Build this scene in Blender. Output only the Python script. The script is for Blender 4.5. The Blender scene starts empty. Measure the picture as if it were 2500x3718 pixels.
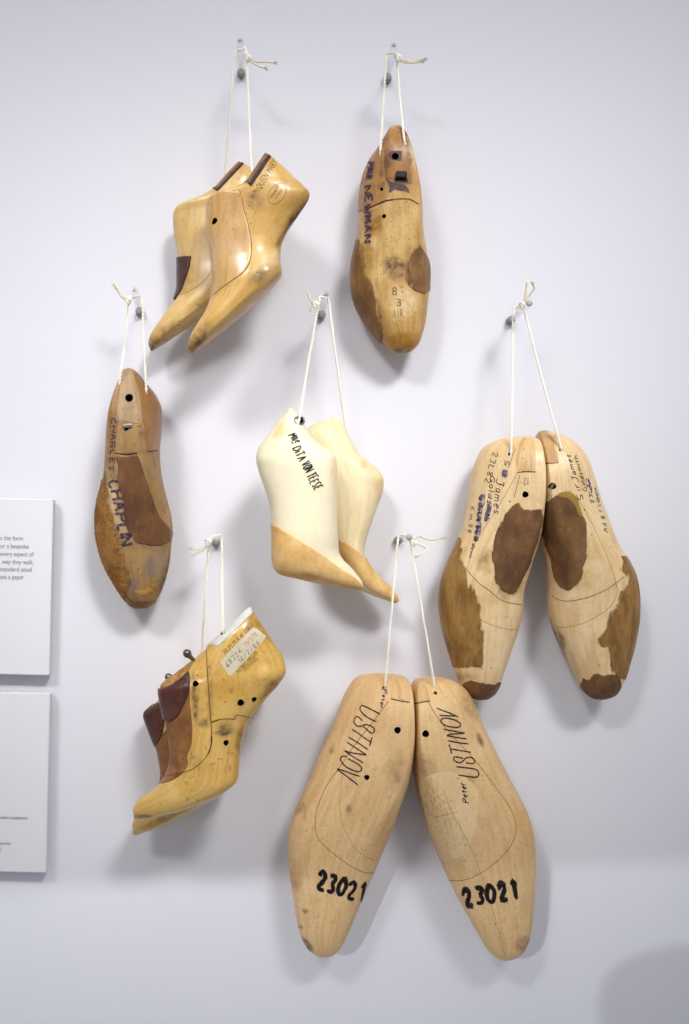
import bpy, bmesh, math, random
import numpy as np
from mathutils import Vector, Matrix, Quaternion, noise
from mathutils.geometry import delaunay_2d_cdt

random.seed(7)
rng = np.random.default_rng(7)
scene = bpy.context.scene
COL = scene.collection

# ------------------------------------------------------------------ camera
# wall = plane y = 0, camera 1.15 m in front of it, 37 mm lens
CAMD, SW = 1.15, 0.0003            # distance to wall, metres per photo pixel on the wall
VPX, VPY, CZ = 900.0, 2000.0, 1.45  # foot of the perpendicular from the camera, camera height
cam_d = bpy.data.cameras.new("camera")
cam = bpy.data.objects.new("camera", cam_d); COL.objects.link(cam)
cam.location = (0, -CAMD, CZ); cam.rotation_euler = (math.radians(90), 0, 0)
cam_d.sensor_fit = 'VERTICAL'; cam_d.sensor_height = 36; cam_d.sensor_width = 36
cam_d.lens = 36 * (CAMD / SW) / 3718
cam_d.shift_x = (1250 - VPX) / 3718; cam_d.shift_y = (VPY - 1859) / 3718
cam_d.clip_start = 0.01; cam_d.clip_end = 50
cam_d.dof.use_dof = True; cam_d.dof.focus_distance = CAMD - 0.085; cam_d.dof.aperture_fstop = 6.3
scene.camera = cam

# ------------------------------------------------------------------ light
world = bpy.data.worlds.new("World"); scene.world = world; world.use_nodes = True
bg = world.node_tree.nodes["Background"]
bg.inputs[0].default_value = (0.93, 0.95, 1.0, 1); bg.inputs[1].default_value = 0.37

def area(name, loc, target, sx, sy, power, col):
    l = bpy.data.lights.new(name, 'AREA'); l.shape = 'RECTANGLE'; l.size = sx; l.size_y = sy
    l.energy = power; l.color = col
    o = bpy.data.objects.new(name, l); COL.objects.link(o); o.location = loc
    o.rotation_euler = (Vector(target) - Vector(loc)).to_track_quat('-Z', 'Y').to_euler()
    return o
# lamp strip above the display, soft gallery light behind the viewer, and a framing spotlight from the upper left
strip = area("display_strip_light", (-0.2, -0.6, CZ + 1.3), (-0.1, 0, CZ), 1.4, 0.10, 2.4, (1.0, 0.98, 0.96))
for nm_, lx_, tx_, pw_ in (("gallery_track_light_left", -1.25, -0.14, 1.15), ("gallery_track_light_right", 0.95, 0.12, 1.7)):
    track = area(nm_, (lx_, -2.2, CZ + 1.9), (tx_, 0, CZ + 0.12), 0.9, 0.45, pw_, (1.0, 0.985, 0.965))
    track.data.spread = math.radians(22)
spot_d = bpy.data.lights.new("framing_spotlight", 'SPOT')
spot = bpy.data.objects.new("framing_spotlight", spot_d); COL.objects.link(spot)
spot.location = (-1.28, -2.6, CZ + 0.42)
spot.rotation_euler = (Vector((0.1, 0, CZ - 0.48)) - spot.location).to_track_quat('-Z', 'Y').to_euler()
spot_d.energy = 78; spot_d.color = (0.90, 0.95, 1.0); spot_d.shadow_soft_size = 0.015
spot_d.spot_size = math.radians(40); spot_d.spot_blend = 0.6
# the spotlight's shutter: nothing passes above a nearly level line
spot_d.use_nodes = True
_nt = spot_d.node_tree; _em = _nt.nodes["Emission"]
_tc = _nt.nodes.new("ShaderNodeTexCoord"); _sp = _nt.nodes.new("ShaderNodeSeparateXYZ")
_nt.links.new(_tc.outputs["Normal"], _sp.inputs[0])
_dv = _nt.nodes.new("ShaderNodeMath"); _dv.operation = 'DIVIDE'
_nt.links.new(_sp.outputs["Y"], _dv.inputs[0]); _nt.links.new(_sp.outputs["Z"], _dv.inputs[1])
_mr = _nt.nodes.new("ShaderNodeMapRange"); _mr.interpolation_type = 'SMOOTHSTEP'
_nt.links.new(_dv.outputs[0], _mr.inputs[0])
SHUT = _mr
_mr.inputs[1].default_value = -0.0515; _mr.inputs[2].default_value = -0.0485   # retuned below by geometry
_nt.links.new(_mr.outputs[0], _em.inputs["Strength"])

scene.view_settings.view_transform = 'Standard'
scene.view_settings.look = 'None'
scene.view_settings.exposure = 0.0
scene.view_settings.gamma = 1.0
scene.cycles.use_denoising = True
scene.cycles.use_adaptive_sampling = False
scene.cycles.sample_clamp_indirect = 3.0
scene.cycles.caustics_reflective = False
scene.cycles.caustics_refractive = False
scene.cycles.max_bounces = 5
scene.cycles.transparent_max_bounces = 8

# ------------------------------------------------------------------ helpers
def W(px, py, Y):
    k = (CAMD + Y) / CAMD * SW
    return Vector(((px - VPX) * k, Y, CZ + (VPY - py) * k))

def zoom(x0, y0, s):
    return lambda p: (x0 + p[0] / s, y0 + p[1] / s)

def lin(r, g, b):
    f = lambda c: (c / 255 / 12.92) if c / 255 <= 0.04045 else ((c / 255 + 0.055) / 1.055) ** 2.4
    return (f(r), f(g), f(b), 1.0)

def root(name, label, cat, loc, group=None):
    o = bpy.data.objects.new(name, None); COL.objects.link(o)
    o.location = loc; o.empty_display_size = 0.02
    o["label"] = label; o["category"] = cat
    if group: o["group"] = group
    return o

def mesh_obj(name, verts, faces, mats, parent=None, smooth=True, uvs=None):
    me = bpy.data.meshes.new(name)
    off = Vector(parent_world(parent)) if parent else Vector((0, 0, 0))
    me.from_pydata([tuple(Vector(v) - off) for v in verts], [], faces)
    for m in (mats if isinstance(mats, (list, tuple)) else [mats]):
        me.materials.append(m)
    if smooth:
        me.polygons.foreach_set("use_smooth", [True] * len(me.polygons))
    if uvs is not None:
        uvl = me.uv_layers.new(name="UVMap")
        li = np.zeros(len(me.loops), dtype=np.int32); me.loops.foreach_get("vertex_index", li)
        uvl.data.foreach_set("uv", np.asarray(uvs, dtype=np.float32)[li].ravel())
    me.update()
    o = bpy.data.objects.new(name, me); COL.objects.link(o)
    if parent: o.parent = parent
    return o

def parent_world(p):
    v = Vector((0, 0, 0))
    while p is not None:
        v += p.location; p = p.parent
    return v

def tube(path, rad, sides=8, caps=True):
    """rings of a tube along a list of Vectors; rad = number or list"""
    n = len(path); vs = []; fs = []
    if not isinstance(rad, (list, tuple)): rad = [rad] * n
    prev = None
    for i, p in enumerate(path):
        t = (path[min(i + 1, n - 1)] - path[max(i - 1, 0)]).normalized()
        if prev is None:
            a = t.orthogonal().normalized()
        else:
            a = (prev - t * prev.dot(t)).normalized()
        prev = a; b = t.cross(a)
        for k in range(sides):
            th = 2 * math.pi * k / sides
            vs.append(p + (a * math.cos(th) + b * math.sin(th)) * rad[i])
    for i in range(n - 1):
        for k in range(sides):
            k2 = (k + 1) % sides
            fs.append((i * sides + k, i * sides + k2, (i + 1) * sides + k2, (i + 1) * sides + k))
    if caps:
        fs.append(tuple(range(sides - 1, -1, -1)))
        fs.append(tuple((n - 1) * sides + k for k in range(sides)))
    return vs, fs

def join(parts):
    vs = []; fs = []
    for v, f in parts:
        o = len(vs); vs += list(v); fs += [tuple(i + o for i in q) for q in f]
    return vs, fs

def pchip(x, y):
    x = np.asarray(x, float); y = np.asarray(y, float)
    h = np.diff(x); d = np.diff(y) / h
    m = np.zeros(len(x))
    for i in range(1, len(x) - 1):
        if d[i - 1] * d[i] > 0:
            w1 = 2 * h[i] + h[i - 1]; w2 = h[i] + 2 * h[i - 1]
            m[i] = (w1 + w2) / (w1 / d[i - 1] + w2 / d[i])
            # blend with the centred slope so that outlines stay round
            c = (h[i] * d[i - 1] + h[i - 1] * d[i]) / (h[i] + h[i - 1])
            m[i] = 0.5 * m[i] + 0.5 * max(min(c, 3 * min(abs(d[i-1]), abs(d[i]))), -3 * min(abs(d[i-1]), abs(d[i])))
    m[0] = d[0]; m[-1] = d[-1]
    def f(t):
        t = np.clip(np.asarray(t, float), x[0], x[-1])
        i = np.clip(np.searchsorted(x, t) - 1, 0, len(x) - 2)
        s = (t - x[i]) / h[i]
        return ((1 + 2 * s) * (1 - s) ** 2 * y[i] + s * (1 - s) ** 2 * h[i] * m[i]
                + s * s * (3 - 2 * s) * y[i + 1] + s * s * (s - 1) * h[i] * m[i + 1])
    return f

# ------------------------------------------------------------------ materials
def new_mat(name):
    m = bpy.data.materials.new(name); m.use_nodes = True
    nt = m.node_tree
    return m, nt, nt.nodes, nt.links, nt.nodes["Principled BSDF"]

def N(nodes, kind, **kw):
    n = nodes.new(kind)
    for k, v in kw.items(): setattr(n, k, v)
    return n

def mixc(nodes, links, fac, a, b, blend='MIX'):
    m = nodes.new("ShaderNodeMix"); m.data_type = 'RGBA'; m.blend_type = blend
    for sock, v in ((m.inputs[0], fac), (m.inputs[6], a), (m.inputs[7], b)):
        if hasattr(v, "is_output"): links.new(v, sock)
        else: sock.default_value = v
    return m.outputs[2]

def ramp(nodes, links, src, lo, hi):
    r = nodes.new("ShaderNodeMapRange"); r.interpolation_type = 'SMOOTHSTEP'
    links.new(src, r.inputs[0]); r.inputs[1].default_value = lo; r.inputs[2].default_value = hi
    return r.outputs[0]

def mul(nodes, links, a, k):
    r = nodes.new("ShaderNodeMath"); r.operation = 'MULTIPLY'
    links.new(a, r.inputs[0])
    if hasattr(k, "is_output"): links.new(k, r.inputs[1])
    else: r.inputs[1].default_value = k
    return r.outputs[0]

def wood(name, base, dark, light, rough=0.42, grain=0.5, mottle=0.5, speck=0.4, spec=0.4, bump=0.06, dirt=(90, 66, 38), dirt_amt=0.0, coat=0.0, wear=1.0):
    m, nt, nd, lk, bs = new_mat(name)
    uv = N(nd, "ShaderNodeUVMap", uv_map="UVMap")
    geo = N(nd, "ShaderNodeTexCoord")
    def noise_uv(sx, sy, detail=4, scale=1.0, dist=0.0):
        mp = N(nd, "ShaderNodeMapping"); lk.new(uv.outputs[0], mp.inputs[0]); mp.inputs[3].default_value = (sx, sy, 1)
        n = N(nd, "ShaderNodeTexNoise"); n.inputs["Scale"].default_value = scale; n.inputs["Detail"].default_value = detail
        n.inputs["Distortion"].default_value = dist
        lk.new(mp.outputs[0], n.inputs["Vector"]); return n.outputs[0]
    def noise_ob(scale, detail=4):
        n = N(nd, "ShaderNodeTexNoise"); n.inputs["Scale"].default_value = scale; n.inputs["Detail"].default_value = detail
        lk.new(geo.outputs["Object"], n.inputs["Vector"]); return n.outputs[0]
    g1 = noise_uv(26, 2.2, 5, 1.0, 0.35)       # broad growth bands along the length
    g2 = noise_uv(260, 17, 3, 1.0)             # pores
    mo = noise_ob(26, 6)
    c = mixc(nd, lk, mul(nd, lk, ramp(nd, lk, g1, 0.38, 0.66), grain), lin(*base), lin(*dark))
    c = mixc(nd, lk, mul(nd, lk, ramp(nd, lk, mo, 0.45, 0.72), mottle), c, lin(*light))
    mo2 = noise_ob(9, 5)
    c = mixc(nd, lk, mul(nd, lk, ramp(nd, lk, mo2, 0.5, 0.75), mottle * 0.8), c, lin(*dark))
    c = mixc(nd, lk, mul(nd, lk, ramp(nd, lk, g2, 0.56, 0.72), speck), c, lin(*[x * 0.72 for x in dark]))
    g3 = noise_uv(430, 4.5, 2, 1.0)            # fine dark streaks
    c = mixc(nd, lk, mul(nd, lk, ramp(nd, lk, g3, 0.62, 0.74), 0.28 + speck * 0.3), c, lin(*[x * 0.66 for x in dark]))
    wn = N(nd, "ShaderNodeTexNoise"); wn.inputs["Scale"].default_value = 130; wn.inputs["Detail"].default_value = 3
    lk.new(geo.outputs["Object"], wn.inputs["Vector"])
    ws = N(nd, "ShaderNodeVectorMath", operation='SCALE'); lk.new(wn.outputs["Color"], ws.inputs[0]); ws.inputs["Scale"].default_value = 0.014
    wa = N(nd, "ShaderNodeVectorMath", operation='ADD'); lk.new(geo.outputs["Object"], wa.inputs[0]); lk.new(ws.outputs[0], wa.inputs[1])
    warp = wa.outputs[0]
    def bruise(scale, thr, r0, r1, amt, col):
        vo = N(nd, "ShaderNodeTexVoronoi"); vo.inputs["Scale"].default_value = scale
        lk.new(warp, vo.inputs["Vector"])
        sp = N(nd, "ShaderNodeSeparateColor"); lk.new(vo.outputs["Color"], sp.inputs[0])
        th = N(nd, "ShaderNodeMath", operation='GREATER_THAN'); lk.new(sp.outputs[0], th.inputs[0]); th.inputs[1].default_value = thr
        k = mul(nd, lk, ramp(nd, lk, vo.outputs["Distance"], r1, r0), th.outputs[0])
        return mixc(nd, lk, mul(nd, lk, k, amt), c, lin(*col))
    c = bruise(70, 0.72, 0.05, 0.28, 0.4 * wear, [x * 0.6 for x in dark])
    c = bruise(190, 0.8, 0.05, 0.3, 0.6 * wear, [x * 0.5 for x in dark])
    c = bruise(45, 0.75, 0.1, 0.55, 0.3 * wear, light)
    if dirt_amt:
        d = noise_ob(55, 7)
        c = mixc(nd, lk, mul(nd, lk, ramp(nd, lk, d, 0.52, 0.68), dirt_amt), c, lin(*dirt))
    at = N(nd, "ShaderNodeVertexColor", layer_name="stain")
    jit = ramp(nd, lk, noise_ob(140, 5), 0.25, 0.75)
    add = N(nd, "ShaderNodeMath", operation='ADD'); add.inputs[1].default_value = 0.45; lk.new(jit, add.inputs[0])
    fac = mul(nd, lk, at.outputs["Alpha"], add.outputs[0])
    cl = N(nd, "ShaderNodeClamp"); lk.new(fac, cl.inputs[0])
    c = mixc(nd, lk, cl.outputs[0], c, at.outputs["Color"])
    lk.new(c, bs.inputs["Base Color"])
    rr = N(nd, "ShaderNodeMapRange"); lk.new(mo, rr.inputs[0]); rr.inputs[1].default_value = 0.3; rr.inputs[2].default_value = 0.7
    rr.inputs[3].default_value = rough - 0.08; rr.inputs[4].default_value = rough + 0.12
    lk.new(rr.outputs[0], bs.inputs["Roughness"])
    bs.inputs["Specular IOR Level"].default_value = spec
    bs.inputs["Coat Weight"].default_value = coat; bs.inputs["Coat Roughness"].default_value = 0.22
    b = N(nd, "ShaderNodeBump"); b.inputs["Strength"].default_value = bump; b.inputs["Distance"].default_value = 0.002
    mxx = N(nd, "ShaderNodeMath", operation='ADD'); lk.new(mul(nd, lk, g2, 0.5), mxx.inputs[0]); lk.new(noise_ob(90, 4), mxx.inputs[1])
    lk.new(mxx.outputs[0], b.inputs["Height"]); lk.new(b.outputs[0], bs.inputs["Normal"])
    return m

def skin(name, base, dark, light, rough=0.6, sc=60, bump=0.25, fine=350, spec=0.3, fine_amt=0.35, streak=1.0, worn=0.0):
    """leather, cork, paint, paper: mottled by object-space noise"""
    m, nt, nd, lk, bs = new_mat(name)
    tc = N(nd, "ShaderNodeTexCoord")
    def nz(s, d=5):
        n = N(nd, "ShaderNodeTexNoise"); n.inputs["Scale"].default_value = s; n.inputs["Detail"].default_value = d
        lk.new(mp.outputs[0], n.inputs["Vector"]); return n.outputs[0]
    mp = N(nd, "ShaderNodeMapping"); mp.inputs[3].default_value = (1, 1, 1 / streak); lk.new(tc.outputs["Object"], mp.inputs[0])
    a = nz(sc); b2 = nz(sc * 0.35); f = nz(fine, 3)
    c = mixc(nd, lk, ramp(nd, lk, a, 0.35, 0.65), lin(*base), lin(*dark))
    c = mixc(nd, lk, mul(nd, lk, ramp(nd, lk, b2, 0.5, 0.72), 0.7), c, lin(*light))
    c = mixc(nd, lk, mul(nd, lk, ramp(nd, lk, f, 0.5, 0.7), fine_amt), c, lin(*[x * 0.7 for x in dark]))
    w2 = nz(sc * 2.7, 6)
    c = mixc(nd, lk, mul(nd, lk, ramp(nd, lk, w2, 0.5, 0.72), 0.18), c, lin(*[min(255, x * 1.12 + 10) for x in light]))
    w3 = nz(sc * 0.18, 3)
    c = mixc(nd, lk, mul(nd, lk, ramp(nd, lk, w3, 0.42, 0.66), 0.5), c, lin(*[x * 0.82 for x in dark]))
    lk.new(c, bs.inputs["Base Color"])
    rr = N(nd, "ShaderNodeMapRange"); lk.new(a, rr.inputs[0]); rr.inputs[1].default_value = 0.3; rr.inputs[2].default_value = 0.7
    rr.inputs[3].default_value = max(0.2, rough - 0.15); rr.inputs[4].default_value = rough + 0.1
    lk.new(rr.outputs[0], bs.inputs["Roughness"]); bs.inputs["Specular IOR Level"].default_value = spec
    if worn:
        ea = N(nd, "ShaderNodeVertexColor", layer_name="edge")
        en = nz(sc * 2.2, 6)
        ec_ = N(nd, "ShaderNodeMath", operation='MULTIPLY_ADD'); lk.new(en, ec_.inputs[0]); ec_.inputs[1].default_value = 1.9; ec_.inputs[2].default_value = -0.45
        e1 = N(nd, "ShaderNodeMath", operation='MULTIPLY_ADD'); lk.new(ea.outputs["Color"], e1.inputs[0]); e1.inputs[1].default_value = 1.0 / worn; lk.new(ec_.outputs[0], e1.inputs[2])
        lk.new(ramp(nd, lk, e1.outputs[0], 0.4, 0.95), bs.inputs["Alpha"])
    bp = N(nd, "ShaderNodeBump"); bp.inputs["Strength"].default_value = bump; bp.inputs["Distance"].default_value = 0.0015
    s = N(nd, "ShaderNodeMath", operation='ADD'); lk.new(f, s.inputs[0]); lk.new(a, s.inputs[1])
    lk.new(s.outputs[0], bp.inputs["Height"]); lk.new(bp.outputs[0], bs.inputs["Normal"])
    return m

def ink(name, col, fade=0.0, scale=500):
    m, nt, nd, lk, bs = new_mat(name)
    bs.inputs["Base Color"].default_value = lin(*col); bs.inputs["Roughness"].default_value = 0.55
    bs.inputs["Specular IOR Level"].default_value = 0.2
    if fade:
        tc = N(nd, "ShaderNodeTexCoord")
        n = N(nd, "ShaderNodeTexNoise"); n.inputs["Scale"].default_value = scale; n.inputs["Detail"].default_value = 5
        lk.new(tc.outputs["Object"], n.inputs["Vector"])
        r = ramp(nd, lk, n.outputs[0], 0.36, 0.64)
        mr = N(nd, "ShaderNodeMapRange"); lk.new(r, mr.inputs[0])
        mr.inputs[3].default_value = 1.0; mr.inputs[4].default_value = 1.0 - fade
        lk.new(mr.outputs[0], bs.inputs["Alpha"])
    return m

def plain(name, col, rough=0.5, metal=0.0, spec=0.5):
    m, nt, nd, lk, bs = new_mat(name)
    bs.inputs["Base Color"].default_value = lin(*col); bs.inputs["Roughness"].default_value = rough
    bs.inputs["Metallic"].default_value = metal; bs.inputs["Specular IOR Level"].default_value = spec
    return m

M = {}
M['hole'] = plain('dark_hole', (38, 28, 18), 0.9, 0, 0.1)
M['black_hole'] = plain('black_hole', (8, 7, 8), 0.8, 0, 0.1)
M['joint'] = plain('joint_shadow_gap', (84, 58, 28), 0.9, 0, 0.1)
M['joint_soft'] = plain('fine_joint', (140, 104, 58), 0.9, 0, 0.1)
M['nail'] = plain('nail_hole_dark', (46, 30, 18), 0.9, 0, 0.1)
M['metal'] = plain('worn_steel', (150, 150, 152), 0.3, 1.0)
M['dark_metal'] = plain('dark_iron', (62, 62, 58), 0.38, 0.9)
M['ink_black'] = ink('black_marker', (26, 20, 26), 0.25, 420)
M['ink_pen'] = ink('dark_pen', (40, 30, 44), 0.3, 700)
M['ink_violet'] = ink('faded_violet_marker', (64, 50, 78), 0.6, 380)
M['ink_blue'] = ink('smudged_blue_ink', (78, 88, 126), 0.8, 200)
M['ink_violet_smear'] = ink('smudged_violet_ink', (98, 84, 120), 0.8, 200)
M['ink_brown'] = ink('brown_stamp_ink', (96, 66, 38), 0.45, 520)
M['ink_grey'] = ink('grey_stamp_ink', (120, 98, 72), 0.5, 600)
M['ink_red'] = ink('faded_red_pen', (196, 108, 108), 0.45, 700)
M['ink_pencil'] = ink('grey_pencil', (92, 84, 84), 0.4, 700)

# ------------------------------------------------------------------ the last: a lofted solid
class Last:
    def __init__(s, name, label, group, zf, Ye, st, B=24.0, pb=3.0, defp=2.0):
        """st rows: Lx,Ly,Rx,Ry (photo crop pixels), H mm, a, b (plateau), pl, pr"""
        s.Ye = Ye; s.zf = zf; s.B = B / 1000; s.pb = pb
        rows = []
        for r in st:
            L = W(*zf(r[0:2]), Ye); R = W(*zf(r[2:4]), Ye)
            H = r[4]; a = r[5] if len(r) > 5 else 0.5; b = r[6] if len(r) > 6 else a
            pl = r[7] if len(r) > 7 else defp; pr = r[8] if len(r) > 8 else defp
            rows.append((L.x, L.z, R.x, R.z, H / 1000, a, b, pl, pr))
        A = np.array(rows)
        ds = np.hypot(np.diff(A[:, 0]), np.diff(A[:, 1])) + np.hypot(np.diff(A[:, 2]), np.diff(A[:, 3]))
        t = np.concatenate([[0], np.cumsum(ds)]); s.len = t[-1] / 2; t /= t[-1]
        s.f = [pchip(t, A[:, i]) for i in range(9)]
        s.wid = float(np.mean(np.hypot(A[:, 2] - A[:, 0], A[:, 3] - A[:, 1])))
        s.ts = np.linspace(0, 1, 500)
        s.LX, s.LZ, s.RX, s.RZ = [s.f[i](s.ts) for i in range(4)]
        s.root = root(name, label, "shoe last", tuple(s.S([0.5], [0.97])[0]), group)
        s.nid = 0

    def S(s, u, t):
        # u runs round the section like an angle: 0..1 over the front, 1..2 over the back
        u = np.mod(np.asarray(u, float), 2.0); t = np.clip(np.asarray(t, float), 0, 1)
        back = u > 1; x = (1 - np.cos(np.pi * u)) / 2
        lx, lz, rx, rz, H, a, b, pl, pr = [g(t) for g in s.f]
        a = np.clip(a, 0.02, 0.98); b = np.clip(np.maximum(b, a), 0.02, 0.98)
        w = np.where(x < a, (a - x) / a, np.where(x > b, (x - b) / (1 - b), 0.0))
        p = np.where(x < a, pl, pr)
        # rounded shoulder where side wall meets the plateau
        h = H * np.power(np.clip(1 - np.power(np.clip(w, 0, 1), p), 0, 1), 1 / np.maximum(p, 2.0))
        hb = np.minimum(s.B, H * 1.05 + 0.001) * np.power(np.clip(1 - np.power(np.abs(2 * x - 1), s.pb), 0, 1), 1 / s.pb)
        y = s.Ye + np.where(back, hb, -h)
        return np.stack([lx + (rx - lx) * x, y, lz + (rz - lz) * x], -1)

    def nrm(s, u, t):
        u = np.asarray(u, float); t = np.asarray(t, float)
        e, g = 0.012, 0.012
        du = s.S(u + e, t) - s.S(u - e, t); dt = s.S(u, np.clip(t + g, 0, 1)) - s.S(u, np.clip(t - g, 0, 1))
        n = np.cross(dt, du)
        n /= (np.linalg.norm(n, axis=-1, keepdims=True) + 1e-12)
        # outward: away from the middle of the section
        lx, lz, rx, rz = [g_(np.clip(t, 0, 1)) for g_ in s.f[:4]]
        c = np.stack([(lx + rx) / 2, np.full_like(lx, s.Ye), (lz + rz) / 2], -1)
        flip = np.sum(n * (s.S(u, t) - c), -1)
        return n * np.where(flip < 0, -1.0, 1.0)[..., None]

    def grid(s):
        gu, gt = np.linspace(-0.3, 1.3, 113), np.linspace(0, 1, 261)
        U, T = np.meshgrid(gu, gt, indexing='ij')
        P = s.S(U, T); n = s.nrm(U, T)
        k = (CAMD + P[..., 1]) / CAMD * SW
        s.gx = VPX + P[..., 0] / k; s.gy = VPY - (P[..., 2] - CZ) / k
        s.gU, s.gT = U, T
        face = np.sum(n * (np.array([0, -CAMD, CZ]) - P), -1) > 0
        face[:, 0] = face[:, 1]; face[:, -1] = face[:, -2]
        s.vis = np.where(face.ravel())[0]
        s.vx = s.gx.ravel()[s.vis]; s.vy = s.gy.ravel()[s.vis]

    def inv_many(s, pts):
        """photo pixels -> (u, t) of the surface point seen there; beyond the outline it goes on round the back"""
        if not hasattr(s, 'gx'): s.grid()
        out = []; nu, nt = s.gx.shape
        for px, py in pts:
            k = int(np.argmin((s.vx - px) ** 2 + (s.vy - py) ** 2)); q = s.vis[k]
            i, j = q // nt, q % nt
            i0, i1, j0, j1 = max(i - 1, 0), min(i + 1, nu - 1), max(j - 1, 0), min(j + 1, nt - 1)
            a = (s.gx[i1, j] - s.gx[i0, j]) / (i1 - i0); b = (s.gx[i, j1] - s.gx[i, j0]) / (j1 - j0)
            c = (s.gy[i1, j] - s.gy[i0, j]) / (i1 - i0); d = (s.gy[i, j1] - s.gy[i, j0]) / (j1 - j0)
            dx, dy = px - s.gx[i, j], py - s.gy[i, j]; det = a * d - b * c
            r = math.hypot(dx, dy)
            du = dt = 0.0
            if abs(det) > 1e-3:
                du = max(-1.0, min(1.0, (d * dx - b * dy) / det)); dt = max(-1.0, min(1.0, (-c * dx + a * dy) / det))
            res = math.hypot(dx - a * du - b * dt, dy - c * du - d * dt)
            u = s.gU[i, j] + du * 1.6 / 112; t = s.gT[i, j] + dt / 260
            if res > 5:
                w = min(0.4, res * SW * 2.2 / s.wid)
                if u < 0.35: u = min(u, 0.0) - w
                elif u > 0.65: u = max(u, 1.0) + w
            out.append((float(u), float(min(max(t, 0), 1))))
        return out

    def inv_px(s, px, py): return s.inv_many([(px, py)])[0]

    def inv(s, p):                      # crop pixel -> (u, t)
        return s.inv_px(*s.zf(p))

    def at(s, p, off=0.0):
        u, t = s.inv(p); P = s.S([u], [t])[0] + s.nrm([u], [t])[0] * off
        return Vector(P)

    def normal(s, p):
        u, t = s.inv(p); return Vector(s.nrm([u], [t])[0])

    def body(s, mat, stains=(), holes=(), nt=130, nu=54, hole_mat=None):
        tt = np.linspace(0, 1, nt)
        tt = tt + 0.0
        uf = np.arange(nu) / nu
        us = np.concatenate([uf, 1 + uf])
        U, T = np.meshgrid(us, tt)
        V = s.S(U.ravel(), T.ravel()); m = 2 * nu
        faces = []
        for i in range(nt - 1):
            for k in range(m):
                k2 = (k + 1) % m
                faces.append((i * m + k, i * m + k2, (i + 1) * m + k2, (i + 1) * m + k))
        vs = [tuple(v) for v in V]
        faces.append(tuple(range(m - 1, -1, -1)))
        faces.append(tuple((nt - 1) * m + k for k in range(m)))
        X_ = (1 - np.cos(np.pi * U.ravel())) / 2
        uv = np.stack([X_ * s.wid * 10 + np.where(U.ravel() > 1, 3.3, 0), T.ravel() * s.len * 10], -1)
        o = mesh_obj("body", vs, faces, [mat], s.root, True, uv)
        me = o.data
        bm = bmesh.new(); bm.from_mesh(me); bmesh.ops.recalc_face_normals(bm, faces=bm.faces); bm.to_mesh(me); bm.free()
        for pf in list(me.polygons)[-2:]: pf.use_smooth = False
        if holes:
            parts = []
            for h in holes:
                (x, y), rmm, depth = h[:3]; asp = h[3] if len(h) > 3 else 1.0
                P = s.at((x, y)); n = s.normal((x, y))
                n = (n * 0.6 + Vector((0, -1, 0)) * 0.4).normalized()
                aa = n.orthogonal().normalized(); bb = n.cross(aa)
                ring = []; sides = 20
                vs2 = []
                for lev in (0.006, -depth / 1000):
                    for q in range(sides):
                        th = 2 * math.pi * q / sides; rr = rmm / 1000 * (1 + 0.06 * math.sin(3 * th + x))
                        vs2.append(P + n * lev + aa * math.cos(th) * rr + bb * math.sin(th) * rr * asp)
                fs2 = [(q, (q + 1) % sides, sides + (q + 1) % sides, sides + q) for q in range(sides)]
                fs2 += [tuple(range(sides - 1, -1, -1)), tuple(range(sides, 2 * sides))]
                parts.append((vs2, fs2))
            v2, f2 = join(parts)
            cut = mesh_obj("cutter", v2, f2, hole_mat or M['hole'], None, False)
            bmc = bmesh.new(); bmc.from_mesh(cut.data); bmesh.ops.recalc_face_normals(bmc, faces=bmc.faces); bmc.to_mesh(cut.data); bmc.free()
            o.location = (0, 0, 0)
            md = o.modifiers.new("holes", 'BOOLEAN'); md.operation = 'DIFFERENCE'; md.object = cut; md.solver = 'EXACT'
            md.material_mode = 'TRANSFER'
            bpy.context.view_layer.update()
            dg = bpy.context.evaluated_depsgraph_get()
            nm = bpy.data.meshes.new_from_object(o.evaluated_get(dg), preserve_all_data_layers=True, depsgraph=dg)
            o.modifiers.clear(); nm.name = "body"
            bm = bmesh.new(); bm.from_mesh(nm)
            for f in bm.faces:
                if f.material_index > 0: f.smooth = False
            for e in bm.edges:
                if len({f.material_index for f in e.link_faces}) > 1: e.smooth = False
            bm.to_mesh(nm); bm.free()
            o.data = nm; bpy.data.objects.remove(cut)
        s.stain(o.data, stains)
        return o

    def stain(s, me, stains):
        # pigment, dirt and wear as a colour attribute; places given in crop pixels
        nv = len(me.vertices); V = np.zeros(nv * 3, np.float32); me.vertices.foreach_get("co", V)
        V = V.reshape(-1, 3).astype(float) + np.array(s.root.location)
        for a_ in list(me.color_attributes): me.color_attributes.remove(a_)
        ca = me.color_attributes.new("stain", 'FLOAT_COLOR', 'POINT')
        C = np.zeros((nv, 4)); C[:, :3] = 0.2
        k = (CAMD + V[:, 1]) / CAMD * SW
        px = VPX + V[:, 0] / k; py = VPY - (V[:, 2] - CZ) / k
        nzv = np.array([noise.noise(Vector(v) * 60) + 0.6 * noise.noise(Vector(v) * 170) for v in V]) * 0.35
        for st in stains:
            (x, y), (rx, ry), col, amt = st[:4]; ang = math.radians(st[4]) if len(st) > 4 else 0
            cx, cy = s.zf((x, y)); z1 = s.zf((1, 0))[0] - s.zf((0, 0))[0]
            dx, dy = px - cx, py - cy
            a = (dx * math.cos(ang) + dy * math.sin(ang)) / (rx * z1); b = (-dx * math.sin(ang) + dy * math.cos(ang)) / (ry * z1)
            d = np.sqrt(a * a + b * b) + nzv
            al = amt * (1 - np.clip((d - 0.55) / 0.6, 0, 1))
            lc = np.array(lin(*col)[:3]) * (0.66 if sum(col) < 470 else 1.0); amt = min(1, amt * 1.15); al = np.minimum(al * 1.15, 1); na = al + C[:, 3] * (1 - al)
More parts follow.
